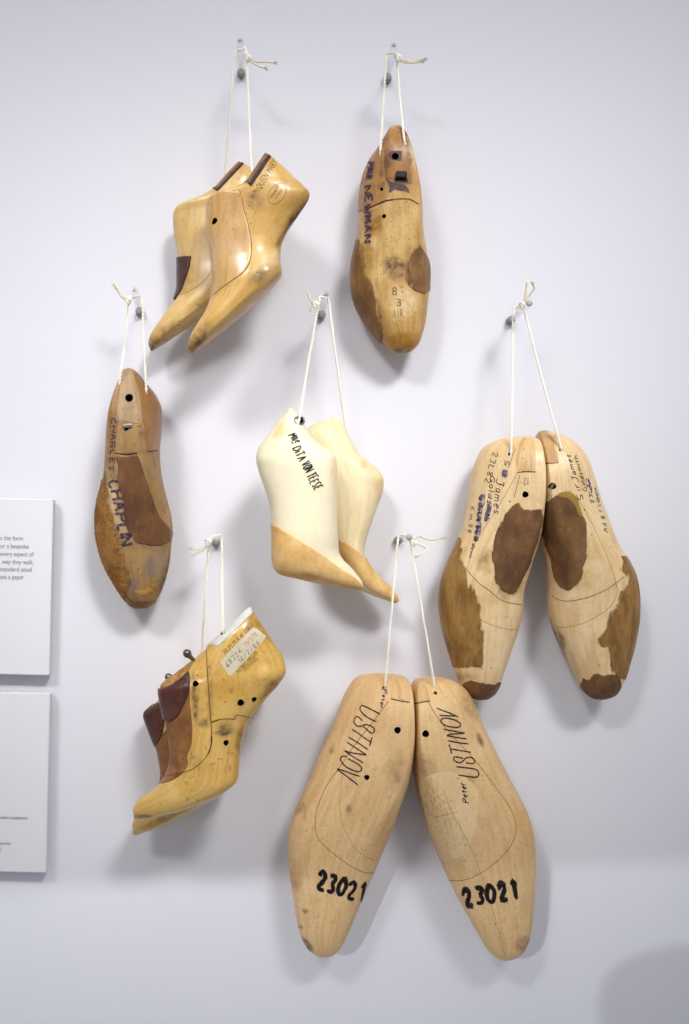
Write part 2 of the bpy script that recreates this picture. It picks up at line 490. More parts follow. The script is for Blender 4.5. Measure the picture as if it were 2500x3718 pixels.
            C[:, :3] = np.where(na[:, None] > 1e-5, (lc * al[:, None] + C[:, :3] * (C[:, 3] * (1 - al))[:, None]) / np.maximum(na, 1e-5)[:, None], C[:, :3])
            C[:, 3] = na
        ca.data.foreach_set("color", C.astype(np.float32).ravel())

    def patch(s, name, pts, mat, th=0.8, edge=2.0, jit=0.6, base=0.05, holes=(), step=2.2, smooth=True, parent=None, label=None, rough=0.0):
        """a skin laid on the surface: pts = outline in crop pixels"""
        pts = [np.array(p, float) for p in pts]; n = len(pts)
        z1 = s.zf((1, 0))[0] - s.zf((0, 0))[0]; mm = z1 * SW * 1000 * 0.95
        out = []
        for i in range(n):
            p0, p1, p2, p3 = pts[i - 1], pts[i], pts[(i + 1) % n], pts[(i + 2) % n]
            L = np.linalg.norm(p2 - p1) * mm; m = max(1, int(L / 1.3))
            for j in range(m):
                q = j / m
                if smooth:
                    c = 0.5 * ((2 * p1) + (-p0 + p2) * q + (2 * p0 - 5 * p1 + 4 * p2 - p3) * q * q + (-p0 + 3 * p1 - 3 * p2 + p3) * q ** 3)
                    c = 0.65 * c + 0.35 * (p1 + (p2 - p1) * q)
                else: c = p1 + (p2 - p1) * q
                v = Vector((c[0] * 0.045, c[1] * 0.045, s.nid * 3.1))
                w = Vector((c[0] * 0.011, c[1] * 0.011, s.nid * 5.7))
                c = c + np.array([noise.noise(v) + 1.6 * noise.noise(w), noise.noise(v + Vector((9, 4, 2))) + 1.6 * noise.noise(w + Vector((3, 8, 1)))]) * jit / mm
                out.append(c)
        s.nid += 1
        uv = s.inv_many([s.zf(p) for p in out])
        sx, sy = s.wid * 1000, s.len * 1000
        B2 = np.array([(u * sx, t * sy) for u, t in uv])
        hole_loops = []
        for (hx, hy, hr) in holes:
            loop = [s.inv((hx + hr * math.cos(a), hy + hr * math.sin(a))) for a in np.linspace(0, 2 * math.pi, 18, endpoint=False)]
            hole_loops.append(np.array([(u * sx, t * sy) for u, t in loop]))
        lo, hi = B2.min(0), B2.max(0)
        def inside(P, poly):
            x, y = P[:, 0], P[:, 1]; r = np.zeros(len(P), bool); j = len(poly) - 1
            for i in range(len(poly)):
                xi, yi, xj, yj = poly[i][0], poly[i][1], poly[j][0], poly[j][1]
                c = ((yi > y) != (yj > y)) & (x < (xj - xi) * (y - yi) / (yj - yi + 1e-12) + xi)
                r ^= c; j = i
            return r
        gx, gy = np.meshgrid(np.arange(lo[0], hi[0], step), np.arange(lo[1], hi[1], step))
        G = np.stack([gx.ravel(), gy.ravel()], -1) + rng.uniform(-0.25, 0.25, (gx.size, 2)) * step
        def dist(P):
            d = np.full(len(P), 1e9)
            for i in range(len(B2)):
                a, b = B2[i - 1], B2[i]; ab = b - a
                q = np.clip(((P - a) @ ab) / (ab @ ab + 1e-12), 0, 1)
                d = np.minimum(d, np.linalg.norm(P - (a + q[:, None] * ab), axis=1))
            return d
        if len(G):
            G = G[inside(G, B2)]
            G = G[dist(G) > step * 0.35] if len(G) else G
        rings = []
        tg = np.roll(B2, -1, 0) - np.roll(B2, 1, 0); nrm2 = np.stack([-tg[:, 1], tg[:, 0]], -1); nrm2 /= (np.linalg.norm(nrm2, axis=1, keepdims=True) + 1e-9)
        for fr in (0.3, 0.95):
            for sg in (1, -1):
                Q = B2 + nrm2 * edge * fr * sg; Q = Q[inside(Q, B2)]
                if len(Q): rings.append(Q[dist(Q) > edge * fr * 0.85])
        if len(G): G = G[dist(G) > edge * 1.1]
        G = np.concatenate([G.reshape(-1, 2)] + rings) if rings else G
        verts = [Vector(p) for p in B2]; nb = len(verts)
        edges = [(i, (i + 1) % nb) for i in range(nb)]
        for hl in hole_loops:
            o0 = len(verts); verts += [Vector(p) for p in hl]
            edges += [(o0 + i, o0 + (i + 1) % len(hl)) for i in range(len(hl))]
        verts += [Vector(p) for p in G]
        r = delaunay_2d_cdt(verts, edges, [], 1, 1e-5)
        P2 = np.array([tuple(v) for v in r[0]]); F = [tuple(f) for f in r[2]]
        cen = np.array([P2[list(f)].mean(0) for f in F])
        keep = inside(cen, B2)
        for hl in hole_loops: keep &= ~inside(cen, hl)
        F = [f for f, k in zip(F, keep) if k]
        d = dist(P2); q = np.clip(d / edge, 0, 1); q = np.sqrt(np.clip(1 - (1 - q) ** 2, 0, 1))
        off = np.where(d < 0.02, base - 0.15 if base > 0.2 else -0.04, base + th * q)
        U, T = P2[:, 0] / sx, P2[:, 1] / sy
        P = s.S(U, T); nn = s.nrm(U, T)
        if rough:
            off = off + np.array([noise.noise(Vector(p) * 420) for p in P]) * rough * q
        V = P + nn * (off / 1000)[:, None]
        # orient
        F2 = []
        for f in F:
            a, b, c = V[f[0]], V[f[1]], V[f[2]]
            g = np.cross(b - a, c - a)
            F2.append(f if g @ nn[f[0]] > 0 else f[::-1])
        o = mesh_obj(name, [tuple(v) for v in V], F2, mat, parent or s.root, True, np.stack([P2[:, 0] / 100, P2[:, 1] / 100], -1))
        ea = o.data.color_attributes.new("edge", 'FLOAT_COLOR', 'POINT')
        ec = np.clip(d / 10.0, 0, 1); ec = np.stack([ec, ec, ec, np.ones_like(ec)], -1)
        ea.data.foreach_set("color", ec.astype(np.float32).ravel())
        if label: o["label"] = label
        return o

    def strokes(s, name, lines, mat, w=0.8, off=0.12, parent=None, close=False, taper=True, over=0.0, smooth=True):
        """ribbons lying on the surface; lines in crop pixels; w = width mm (number or per line)"""
        vs = []; fs = []; z1 = s.zf((1, 0))[0] - s.zf((0, 0))[0]; mm = z1 * SW * 1000 * 0.95
        for li, ln in enumerate(lines):
            ww = w[li] if isinstance(w, (list, tuple)) else w
            pts = [np.array(p, float) for p in ln]
            if smooth and len(pts) > 2:
                cr = []
                for i in range(len(pts) - 1):
                    p0, p1, p2, p3 = pts[max(i - 1, 0)], pts[i], pts[i + 1], pts[min(i + 2, len(pts) - 1)]
                    cr += [0.5 * ((2 * p1) + (p2 - p0) * q + (2 * p0 - 5 * p1 + 4 * p2 - p3) * q * q + (3 * p1 - p0 - 3 * p2 + p3) * q ** 3) for q in (0, .2, .4, .6, .8)]
                pts = cr + [pts[-1]]
            rs = []
            for i in range(len(pts) - 1):
                L = np.linalg.norm(pts[i + 1] - pts[i]) * mm; m = max(1, int(L / 1.1))
                rs += [pts[i] + (pts[i + 1] - pts[i]) * j / m for j in range(m)]
            rs.append(pts[-1])
            uv = s.inv_many([s.zf(p) for p in rs])
            U = np.array([a for a, b in uv]); T = np.array([b for a, b in uv])
            P = s.S(U, T); n = s.nrm(U, T); P = P + n * (off + over + li * 0.004) / 1000
            k = len(P); b0 = len(vs)
            if k < 2: continue
            for i in range(k):
                tg = P[min(i + 1, k - 1)] - P[max(i - 1, 0)]
                sd = np.cross(n[i], tg); sd /= (np.linalg.norm(sd) + 1e-12)
                wv = ww / 2000 * (0.85 + 0.3 * random.random())
                if taper and (i == 0 or i == k - 1): wv *= 0.75
                vs += [tuple(P[i] + sd * wv), tuple(P[i] - sd * wv)]
            # rounded ends
            fs += [(b0 + 2 * i, b0 + 2 * i + 1, b0 + 2 * i + 3, b0 + 2 * i + 2) for i in range(k - 1)]
        return mesh_obj(name, vs, fs, mat, parent or s.root, True)

    def dots(s, name, pts, mat, r=0.6):
        vs = []; fs = []
        for i, p in enumerate(pts):
            rr = (p[2] if len(p) > 2 else r) * (0.75 + 0.5 * random.random()) / 1000
            P = s.at(p[:2], 0.00014 + 0.000001 * i); n = s.normal(p[:2]); a = n.orthogonal().normalized(); b = n.cross(a)
            b0 = len(vs)
            e = 0.8 + 0.5 * random.random()
            for k in range(8):
                th = math.pi * k / 4; q = rr * (0.8 + 0.4 * random.random())
                vs.append(P + a * math.cos(th) * q + b * math.sin(th) * q * e)
            fs.append(tuple(range(b0, b0 + 8)))
        o = mesh_obj(name, vs, fs, mat, s.root); o["kind"] = "stuff"
        return o

    def text(s, name, txt, P0, P1, up, mat, off=0.15, parent=None, zf=None):
        """block letters stretched from P0 to P1 along the baseline"""
        conv = (lambda p: p) if zf is None else (lambda p: tuple((np.array(zf(p)) - np.array(s.zf((0, 0)))) / (s.zf((1, 0))[0] - s.zf((0, 0))[0])))
        V2, F = text_mesh(txt)
        x0, x1 = V2[:, 0].min(), V2[:, 0].max()
        P0, P1, up = np.array(P0, float), np.array(P1, float), np.array(up, float)
        uv = np.array(s.inv_many([s.zf(conv(P0 + (P1 - P0) * (x - x0) / (x1 - x0) + up * (y / 0.7))) for x, y in V2]))
        V = [tuple(v) for v in s.S(uv[:, 0], uv[:, 1]) + s.nrm(uv[:, 0], uv[:, 1]) * off / 1000]
        return mesh_obj(name, V, F, mat, parent or s.root, True)

    def write(s, name, items, mat, w=0.8, zf=None, parent=None, curve=True, over=0.0):
        """handwriting: items = (text, P0, P1, up); pixel space zf or own crop"""
        base0 = np.array(s.zf((0, 0))); z1 = s.zf((1, 0))[0] - base0[0]
        lines = []
        for it in items:
            for ln in hand(it[0], it[1], it[2], it[3], it[4] if len(it) > 4 else 0.06):
                if zf is not None: ln = [tuple((np.array(zf(p)) - base0) / z1) for p in ln]
                lines.append(ln)
        return s.strokes(name, lines, mat, w, 0.14, parent, over=over, smooth=False)

    def raw(s, name, lines, mat, w=0.8, zf=None, parent=None, off=0.14):
        base0 = np.array(s.zf((0, 0))); z1 = s.zf((1, 0))[0] - base0[0]
        if zf is not None: lines = [[tuple((np.array(zf(p)) - base0) / z1) for p in ln] for ln in lines]
        return s.strokes(name, lines, mat, w, off, parent)

def chaikin(p, n=2):
    p = [np.array(q, float) for q in p]
    for _ in range(n):
        if len(p) < 3: break
        o = [p[0]]
        for i in range(len(p) - 1):
            a, b = p[i], p[i + 1]
            if i > 0: o.append(a * 0.75 + b * 0.25)
            if i < len(p) - 2: o.append(a * 0.25 + b * 0.75)
        o.append(p[-1]); p = o
    return p

_G = {'A': "00 4a 80|24 64", 'C': "79 4a 17 03 20 50 72", 'D': "00 0a 59 86 84 51 00", 'E': "7a 0a 00 70|05 55",
 'G': "79 4a 17 03 20 60 84 54", 'H': "00 0a|80 8a|05 85", 'I': "00 0a", 'J': "8a 83 60 30 12|4a aa", 'L': "0a 00 60", 'M': "00 1a 43 7a 80",
 'N': "00 0a 80 8a", 'O': "4a 17 03 20 50 74 77 4a", 'P': "00 0a 6a 87 65 05", 'R': "00 0a 6a 87 65 05|35 80",
 'S': "79 4a 18 16 44 62 40 11", 'T': "0a 8a|4a 40", 'U': "0a 03 20 60 83 8a", 'V': "0a 40 8a", 'W': "0a 20 57 80 aa",
 'a': "56 26 03 20 53 56 50", 'b': "0a 00|05 36 53 30 01", 'c': "55 26 03 20 51", 'd': "56 26 03 20 53|5a 50", 'e': "03 54 56 26 03 20 51", 'h': "0a 00|05 36 55 50", 'i': "06 00|09 08", 'j': "26 21 00|29 28",
 'l': "0a 00", 'm': "00 06|04 26 44 40|44 66 84 80", 'n': "00 06|04 36 54 50", 'o': "26 04 11 30 53 46 26", 'r': "00 06|04 26 46",
 's': "55 26 14 42 30 01", 't': "29 22 40|06 56", 'u': "06 02 20 52|56 50", 'w': "06 10 34 50 66",
 '0': "4a 17 03 20 50 74 77 4a", '1': "27 4a 40", '2': "07 2a 59 66 00 70", '3': "09 4a 68 35 62 30 01", '4': "5a 03 73|5a 50",
 '6': "6a 15 02 30 62 35 03", '7': "0a 7a 20", '8': "35 08 3a 68 35 02 30 62 35", '9': "65 36 08 3a 68 65 50",
 '/': "00 7a", '.': "00 11", ',': "12 00", "'": "0a 08", '-': "05 55", '5': "7a 1a 16 56 63 30 01", 'I.': ""}
_ROUND = set("CDGOSUJP0235689abcdeohrstumn")
_hx = {c: i for i, c in enumerate("0123456789abc")}

def hand(txt, P0, P1, up, jit=0.06):
    """single-stroke letters laid from P0 to P1 (baseline), up = cap height vector"""
    P0, P1, up = np.array(P0, float), np.array(P1, float), np.array(up, float)
    lay = []; x = 0.0
    for ch in txt:
        if ch == ' ': x += 0.55; continue
        g = [[(_hx[q[0]] / 10, _hx[q[1]] / 10) for q in part.split()] for part in _G[ch].split('|')]
        mx = max(q[0] for l in g for q in l); lay.append((ch, x, g)); x += mx + 0.32
    tot = x - 0.32; out = []
    for ch, x0, g in lay:
        sk = random.uniform(-jit, jit) * 1.5; sc = 1 + random.uniform(-jit, jit) * 1.6; dy = random.uniform(-jit, jit)
        for l in g:
            if ch in _ROUND: l = chaikin(l, 2)
            ln = []
            for (gx, gy) in l:
                gx = gx + sk * gy + random.uniform(-jit, jit) * 0.25; gy = gy * sc + dy + random.uniform(-jit, jit) * 0.25
                ln.append(tuple(P0 + (P1 - P0) * ((x0 + gx) / tot) + up * gy))
            out.append(ln)
    return out

_tc = {}
def text_mesh(txt):
    if txt in _tc: return _tc[txt]
    cu = bpy.data.curves.new("t", 'FONT'); cu.body = txt; cu.size = 1.0; cu.resolution_u = 3
    o = bpy.data.objects.new("t", cu); COL.objects.link(o)
    bpy.context.view_layer.update()
    dg = bpy.context.evaluated_depsgraph_get()
    me = bpy.data.meshes.new_from_object(o.evaluated_get(dg))
    bm = bmesh.new(); bm.from_mesh(me)
    bmesh.ops.triangulate(bm, faces=bm.faces)
    for _ in range(2):
        le = [e for e in bm.edges if e.calc_length() > 0.3]
        if not le: break
        bmesh.ops.subdivide_edges(bm, edges=le, cuts=1)
        bmesh.ops.triangulate(bm, faces=bm.faces)
    bm.verts.ensure_lookup_table()
    V = np.array([(v.co.x, v.co.y) for v in bm.verts]); F = [tuple(v.index for v in f.verts) for f in bm.faces]
    bm.free(); bpy.data.objects.remove(o); bpy.data.curves.remove(cu); bpy.data.meshes.remove(me)
    _tc[txt] = (V, F); return _tc[txt]

# spotlight shutter line, fixed by two points of its edge on the wall
bpy.context.view_layer.update()
def _loc(px, py):
    v = spot.rotation_euler.to_matrix().transposed() @ (W(px, py, 0) - spot.location)
    return v.x / v.z, v.y / v.z
(_x1, _y1), (_x2, _y2) = _loc(100, 3220), _loc(2450, 3130)
_m = (_y2 - _y1) / (_x2 - _x1); _c = _y1 - _m * _x1
_dx = _nt.nodes.new("ShaderNodeMath"); _dx.operation = 'DIVIDE'
_nt.links.new(_sp.outputs["X"], _dx.inputs[0]); _nt.links.new(_sp.outputs["Z"], _dx.inputs[1])
_ma = _nt.nodes.new("ShaderNodeMath"); _ma.operation = 'MULTIPLY_ADD'
_nt.links.new(_dx.outputs[0], _ma.inputs[0]); _ma.inputs[1].default_value = -_m
_nt.links.new(_dv.outputs[0], _ma.inputs[2])
_nt.links.new(_ma.outputs[0], SHUT.inputs[0])
SHUT.inputs[1].default_value = _c - 0.0012; SHUT.inputs[2].default_value = _c + 0.0012

# ------------------------------------------------------------------ wall and text panels
m, nt_, nd, lk, bs = new_mat("painted_wall")
tcn = N(nd, "ShaderNodeTexCoord")
n1 = N(nd, "ShaderNodeTexNoise"); n1.inputs["Scale"].default_value = 1.7; n1.inputs["Detail"].default_value = 3; lk.new(tcn.outputs["Object"], n1.inputs["Vector"])
n2 = N(nd, "ShaderNodeTexNoise"); n2.inputs["Scale"].default_value = 900; n2.inputs["Detail"].default_value = 2; lk.new(tcn.outputs["Object"], n2.inputs["Vector"])
cc = mixc(nd, lk, n1.outputs[0], lin(220, 220, 229), lin(224, 224, 232))
lk.new(cc, bs.inputs["Base Color"]); bs.inputs["Roughness"].default_value = 0.75; bs.inputs["Specular IOR Level"].default_value = 0.25
bp = N(nd, "ShaderNodeBump"); bp.inputs["Strength"].default_value = 0.05; bp.inputs["Distance"].default_value = 0.001
M['wall'] = m
bv = [(x, y, z) for y in (0, 0.06) for x, z in ((-2.2, 0), (2.4, 0), (2.4, 3.2), (-2.2, 3.2))]
bf = [(0, 1, 2, 3), (7, 6, 5, 4), (0, 4, 5, 1), (1, 5, 6, 2), (2, 6, 7, 3), (3, 7, 4, 0)]
wall = mesh_obj("wall", bv, bf, M['wall'], None, False); wall["kind"] = "structure"; wall["label"] = "pale lilac grey painted display wall"

M['panel'] = plain('white_panel_board', (226, 226, 231), 0.55, 0, 0.3)
M['print_grey'] = plain('grey_print', (112, 112, 128), 0.8, 0, 0.1)
M['print_dark'] = plain('dark_print', (84, 84, 98), 0.8, 0, 0.1)

def panel(label, tr, br, lines):
    """tr, br: right corners on the wall photo; lines: text, x0, x1, baseline y, cap px"""
    yf, yb = -0.017, -0.004
    TR, BR = W(*tr, yf), W(*br, yf)
    dn = (BR - TR); ax = Vector((-dn.z, 0, dn.x)).normalized(); ax = ax if ax.x < 0 else -ax
    TL, BL = TR + ax * 0.30, BR + ax * 0.30
    r = root("text_panel", label, "text panel", (TR + BL) / 2)
    q = []
    for y in (yf, yb):
        q += [Vector((p.x, y, p.z)) for p in (BL, BR, TR, TL)]
    o = mesh_obj("board", q, bf, M['panel'], r, False)
    bm = bmesh.new(); bm.from_mesh(o.data)
    bmesh.ops.recalc_face_normals(bm, faces=bm.faces)
    bmesh.ops.bevel(bm, geom=list(bm.edges), offset=0.0012, segments=2, affect='EDGES', profile=0.5)
    bm.to_mesh(o.data); bm.free()
    ex = -ax
    for (t, x0, x1, y, cap, mt) in lines:
        V2, F = text_mesh(t); a, b = V2[:, 0].min(), V2[:, 0].max()
        V = []
        for x, yy in V2:
            p = W(x0, y, yf) + ex * ((x1 - x0) * SW * 0.985 * (x - a) / (b - a)) + Vector((-ex.z, 0, ex.x)) * (yy / 0.7 * cap * SW)
            V.append((p.x, yf - 0.0003, p.z))
        mesh_obj("printed_line", V, F, mt, r, False)
    return r
g, d = M['print_grey'], M['print_dark']
panel("upper white text panel at the left edge, six lines of grey print", (193, 1813), (178, 2453),
      [("s the form", 0, 83, 1961, 17, g), ("or a bespoke", 0, 104, 1990, 17, g), ("every aspect of", 0, 122, 2018, 17, g),
       ("way they walk.", 7, 122, 2047, 17, g), ("standard sized", 0, 114, 2074, 17, g), ("ate a paper", 0, 86, 2102, 17, g)])
panel("lower white text panel at the left edge, with three short lines of print", (181, 2517), (166, 3170),
      [("stian Louboutin", 0, 99, 2973, 12, d), ("eum);", 0, 39, 3066, 11, d), (")", 0, 4, 3088, 11, d)])

# ------------------------------------------------------------------ wood and leather
M['honey'] = wood('honey_beech', (208, 166, 90), (180, 132, 60), (224, 190, 124), 0.36, 0.5, 0.55, 0.4, 0.5, coat=0.3)
M['honey_b'] = wood('pale_honey_beech', (210, 174, 108), (186, 144, 78), (226, 198, 140), 0.38, 0.45, 0.45, 0.3, 0.5, coat=0.5)
M['block'] = wood('handled_beech', (202, 160, 98), (170, 122, 68), (216, 184, 138), 0.33, 0.5, 0.6, 0.4, 0.5, coat=0.6)
M['old'] = wood('old_yellow_beech', (200, 160, 92), (158, 110, 52), (222, 192, 138), 0.42, 0.55, 0.6, 0.5, 0.45, 0.12, coat=.3)
M['grimy'] = wood('grimy_grey_beech', (162, 128, 84), (120, 86, 50), (188, 160, 122), 0.55, 0.5, 0.6, 0.55, 0.3, 0.14, (84, 66, 46), 0.35)
M['ivory'] = wood('ivory_maple', (243, 231, 198), (234, 217, 174), (246, 237, 212), 0.34, 0.15, 0.4, 0.1, 0.5, 0.03, coat=.3, wear=.12)
M['ivory_grain'] = wood('grained_maple', (236, 219, 178), (220, 196, 148), (243, 231, 198), 0.4, 0.5, 0.35, 0.2, 0.4, 0.03, wear=.12)
M['blond'] = wood('blond_alder', (228, 198, 150), (206, 168, 114), (238, 216, 178), 0.46, 0.6, 0.45, 0.4, 0.4, 0.07, coat=.15, wear=.5)
M['tan'] = wood('tan_beech', (224, 187, 135), (202, 160, 108), (232, 201, 155), 0.46, 0.55, 0.45, 0.7, 0.4, 0.08, wear=.7)
M['yellow'] = wood('varnished_yellow_beech', (216, 174, 88), (190, 138, 58), (230, 198, 124), 0.3, 0.5, 0.5, 0.45, 0.5, 0.1, coat=0.6)
M['plate_wood'] = wood('brown_plate_wood', (130, 98, 66), (98, 70, 46), (150, 122, 92), 0.5, 0.6, 0.5, 0.5, 0.35, 0.1)
M['stripe'] = skin('dark_plum_layer', (72, 44, 42), (52, 32, 34), (88, 58, 52), 0.6, 60, 0.1)
M['plum_leather'] = skin('plum_brown_leather', (84, 50, 48), (60, 36, 38), (112, 78, 74), 0.42, 70, 0.15, 300, 0.45)
M['red_leather'] = skin('dark_red_brown_leather', (88, 48, 36), (66, 36, 28), (112, 68, 54), 0.4, 70, 0.15, 400, 0.4)
M['brown_leather'] = skin('worn_brown_leather', (160, 104, 54), (122, 74, 38), (188, 136, 80), 0.42, 45, 0.2, 260, 0.4)
M['tan_leather'] = skin('tan_leather', (230, 192, 130), (212, 166, 100), (236, 208, 160), 0.5, 40, 0.12, 300, 0.3, 0.2)
M['pad_leather'] = skin('dark_brown_pad_leather', (122, 86, 50), (92, 62, 36), (148, 112, 78), 0.5, 60, 0.2, 320, 0.35, 0.35, streak=1.6, worn=.3)
M['grey_pad'] = skin('greyish_brown_pad_leather', (142, 106, 66), (114, 80, 48), (166, 134, 94), 0.5, 60, 0.15, 300, 0.35, .3, streak=1.8, worn=.45)
M['cork'] = skin('brown_cork', (160, 120, 62), (126, 88, 42), (182, 146, 90), 0.5, 70, 0.25, 330, 0.35, 0.4, streak=3.0, worn=.5)
M['rough_cork'] = skin('rough_orange_cork', (160, 112, 58), (126, 84, 42), (176, 132, 76), 0.8, 70, 0.6, 420, 0.15, 0.4, worn=.7)
M['chaplin_pad'] = skin('dull_brown_vamp_leather', (116, 78, 48), (88, 56, 34), (142, 108, 78), 0.4, 45, 0.15, 260, 0.4, 0.3, streak=2.2, worn=.25)
M['strip_leather'] = skin('brown_side_leather', (142, 102, 56), (106, 72, 38), (168, 128, 80), 0.45, 55, 0.2, 300, 0.4, 0.3, streak=2.5, worn=.8)
M['white_plate'] = skin('white_plastic_plate', (232, 232, 224), (222, 222, 214), (238, 238, 232), 0.35, 30, 0.02, 200, 0.5, 0.05)
M['paper'] = skin('aged_paper_label', (222, 212, 184), (212, 200, 168), (230, 222, 198), 0.7, 40, 0.05, 300, 0.2, 0.1)
M['ochre'] = skin('bare_ochre_wood', (190, 148, 74), (166, 122, 56), (204, 166, 96), 0.5, 60, 0.1, 300, 0.3, 0.2, worn=.9)

zA, zB, zC, zD = zoom(480, 480, 2.24), zoom(1220, 420, 2.59), zoom(320, 1300, 2.479), zoom(900, 1440, 2.7034)
zE, zF, zG = zoom(1560, 1520, 1.96), zoom(460, 2160, 2.529), zoom(1020, 2400, 1.6333)
g1 = "high heel lasts hung in pairs by cord"; g2 = "lasts hung toe down by cord"

# ---- A: honey coloured pair, top left
A2 = Last("shoe_last", "honey coloured high heel last with a plum leather strip, hung half behind its mate", g1, zA, -0.034, [
 (660,462,862,238,4,.5), (672,490,905,257,14,.55), (605,514,1010,330,19,.55), (480,570,1090,430,21,.55), (352,622,1150,520,22,.55,.55,2.4,2.4),
 (330,690,1180,600,22,.55), (338,830,1110,720,22,.55), (365,980,1030,860,22,.55), (372,1120,960,1010,23,.58), (372,1240,945,1120,25,.62,.62,2,2.2),
 (352,1340,930,1220,26,.66,.66,2,2.0), (300,1430,815,1345,25,.68,.68,2,1.7), (240,1510,640,1465,21,.68,.68,2,1.5), (182,1590,430,1600,16,.66,.66,2,1.5),
 (140,1665,275,1705,11,.62,.62,2,1.5), (128,1720,188,1760,6,.6), (146,1772,160,1781,1.5,.5)], 22, 2.4)
A2.body(M['honey_b'], [((150,1720),(60,110),(120,92,50),.6,-40), ((250,1640),(150,60),(170,120,60),.5,-45), ((420,1180),(120,180),(196,150,86),.4)])
tp = A2.patch("top_plate", [(660,462),(862,238),(905,256),(692,482)], M['plate_wood'], .5, .8, .05, smooth=False)
A2.patch("plate_layer", [(676,474),(886,247),(906,258),(692,484)], M['stripe'], .5, .5, .05, base=.6, smooth=False, parent=tp)
A2.patch("leather_strip", [(330,1012),(372,1010),(476,1006),(468,1090),(442,1180),(402,1280),(356,1352),(335,1370),(300,1300),(320,1150)], M['plum_leather'], 2.0, 1.2, .3)
A2.strokes("joint_line", [[(655,1110),(600,1190),(530,1250),(460,1295),(380,1325)]], M['joint'], .45)
A2.dots("nail_holes", [(450,965),(410,945),(590,1100),(845,370),(865,385),(820,345),(790,370),(735,490),(760,480),(800,450),(880,330)], M['nail'], .45)

A1 = Last("shoe_last", "honey coloured high heel last with an oval stamp, in front of its mate", g1, zA, -0.088, [
 (928,404,1080,165,4,.5), (908,426,1128,200,15,.55), (842,496,1200,262,20,.55), (720,522,1310,366,22,.55), (614,546,1395,450,23,.55,.55,2.4,2.4),
 (598,640,1440,512,23,.56,.56,2.2,2.6), (605,800,1348,676,22,.56), (630,960,1264,800,22,.56), (645,1100,1212,930,23,.58), (650,1230,1203,1050,26,.62,.62,2,2.4),
 (632,1340,1216,1150,28,.68,.68,2,2.6), (595,1450,1135,1262,27,.7,.7,2,2.4), (540,1540,965,1420,24,.7,.7,2,2.2), (490,1620,785,1572,19,.68,.68,2,2.0),
 (458,1690,625,1700,13,.64,.64,2,2), (449,1750,535,1770,7,.6), (468,1796,490,1804,1.5,.5)], 24, 2.4)
A1.body(M['honey'], [((1060,1150),(170,60),(120,98,64),.55,-38), ((520,1700),(120,60),(104,80,48),.7,-45), ((600,1600),(80,50),(150,120,80),.5,-50),
  ((1150,1020),(70,70),(214,186,140),.7), ((1330,690),(140,40),(92,60,34),.75,-52), ((1230,860),(90,40),(150,100,50),.6,-60),
  ((1000,560),(90,110),(170,128,84),.5), ((1330,480),(120,120),(206,160,86),.3)],
  holes=[((668,722),3.8,14,0.72)])
A1.patch("instep_block", [(872,474),(905,620),(945,770),(965,900),(962,1000),(938,1090),(880,1160),(760,1240),(664,1318),(600,1380),(555,1280),(560,1000),(540,700),(570,540),(720,514),(840,492)], M['block'], .35, 1.0, .15, holes=[(666,724,30)])
A1.strokes("joint_line", [[(873,472),(905,620),(945,770),(966,900),(964,1000),(940,1090),(880,1160),(760,1242),(660,1322)]], M['joint'], .5, .3)
tp = A1.patch("top_plate", [(926,404),(1080,165),(1128,199),(968,438)], M['plate_wood'], .5, .8, .05, smooth=False)
A1.patch("plate_layer", [(944,424),(1106,182),(1129,200),(969,440)], M['stripe'], .5, .5, .05, base=.6, smooth=False, parent=tp)
A1.strokes("plate_notch", [[(912,400),(945,418),(966,438)]], M['black_hole'], 1.0, .5)
A1.strokes("heel_seat_edge", [[(1437,525),(1390,610),(1330,700),(1268,792)]], M['stripe'], 1.6, .25)
A1.dots("nail_holes", [(950,600),(990,625),(1000,650),(925,660),(975,690),(940,705),(960,745),(1010,560),(1035,580),(830,755),(795,775),(800,745),(900,780),(870,830),(905,860),(920,835),(925,820),
  (890,790),(645,905),(720,980),(775,1055),(655,1065),(770,1115),(1025,1218),(1095,1240),(1130,1210),(990,1170),(1010,1140)], M['nail'], .5)
zA1 = zoom(880, 540, 6.03)
A1.text("stamped_lettering", "H·McQUEEN MARY", (255,1115), (775,300), (-112,-88), M['ink_brown'], zf=zA1, off=.2)
def ell(c, maj, mnr, n=40):
    c, maj, mnr = np.array(c), np.array(maj), np.array(mnr)
    return [tuple(c + maj * math.cos(2*math.pi*i/n) + mnr * math.sin(2*math.pi*i/n)) for i in range(n + 1)]
st = A1.raw("oval_stamp", [ell((752,985), (152,-205), (132,98))], M['ink_brown'], .5, zf=zA1)
A1.text("stamp_line", "MOBBS & LEWIS", (632,1105), (812,800), (-52,-38), M['ink_brown'], zf=zA1, parent=st)
A1.text("stamp_line", "LTD", (712,1010), (770,925), (-42,-32), M['ink_brown'], zf=zA1, parent=st)
A1.text("stamp_line", "KETTERING", (740,1110), (868,920), (-42,-32), M['ink_brown'], zf=zA1, parent=st)

# ---- B: single last, top right
B1 = Last("shoe_last", "old yellow last with worm holes and a black screw, hanging alone at the top", g2, zB, -0.034, [
 (508,118,538,118,3,.4,.6), (482,155,580,150,18,.25,.8), (434,235,622,240,30,.16,.86,1.08,3), (375,330,652,330,37,.27,.88,1.08,3), (302,430,677,430,41,.40,.9,1.08,3),
 (248,560,708,555,42,.46,.92,1.1,3), (217,760,755,735,41,.5,.9,1.3,2.6), (210,950,790,940,39,.5,.86,1.8,2.4), (196,1130,806,1110,37,.5,.8,2,2.2),
 (152,1330,848,1310,34,.5,.68,2.1,2.1), (135,1490,876,1470,32,.5,.58), (144,1640,876,1600,30,.5,.54), (184,1780,863,1750,27,.5), (252,1905,847,1890,24,.5),
 (342,2030,818,2030,20,.5), (440,2135,778,2140,15,.5), (520,2206,735,2196,9,.5), (582,2233,672,2231,2.5,.5)], 24, 3.0)
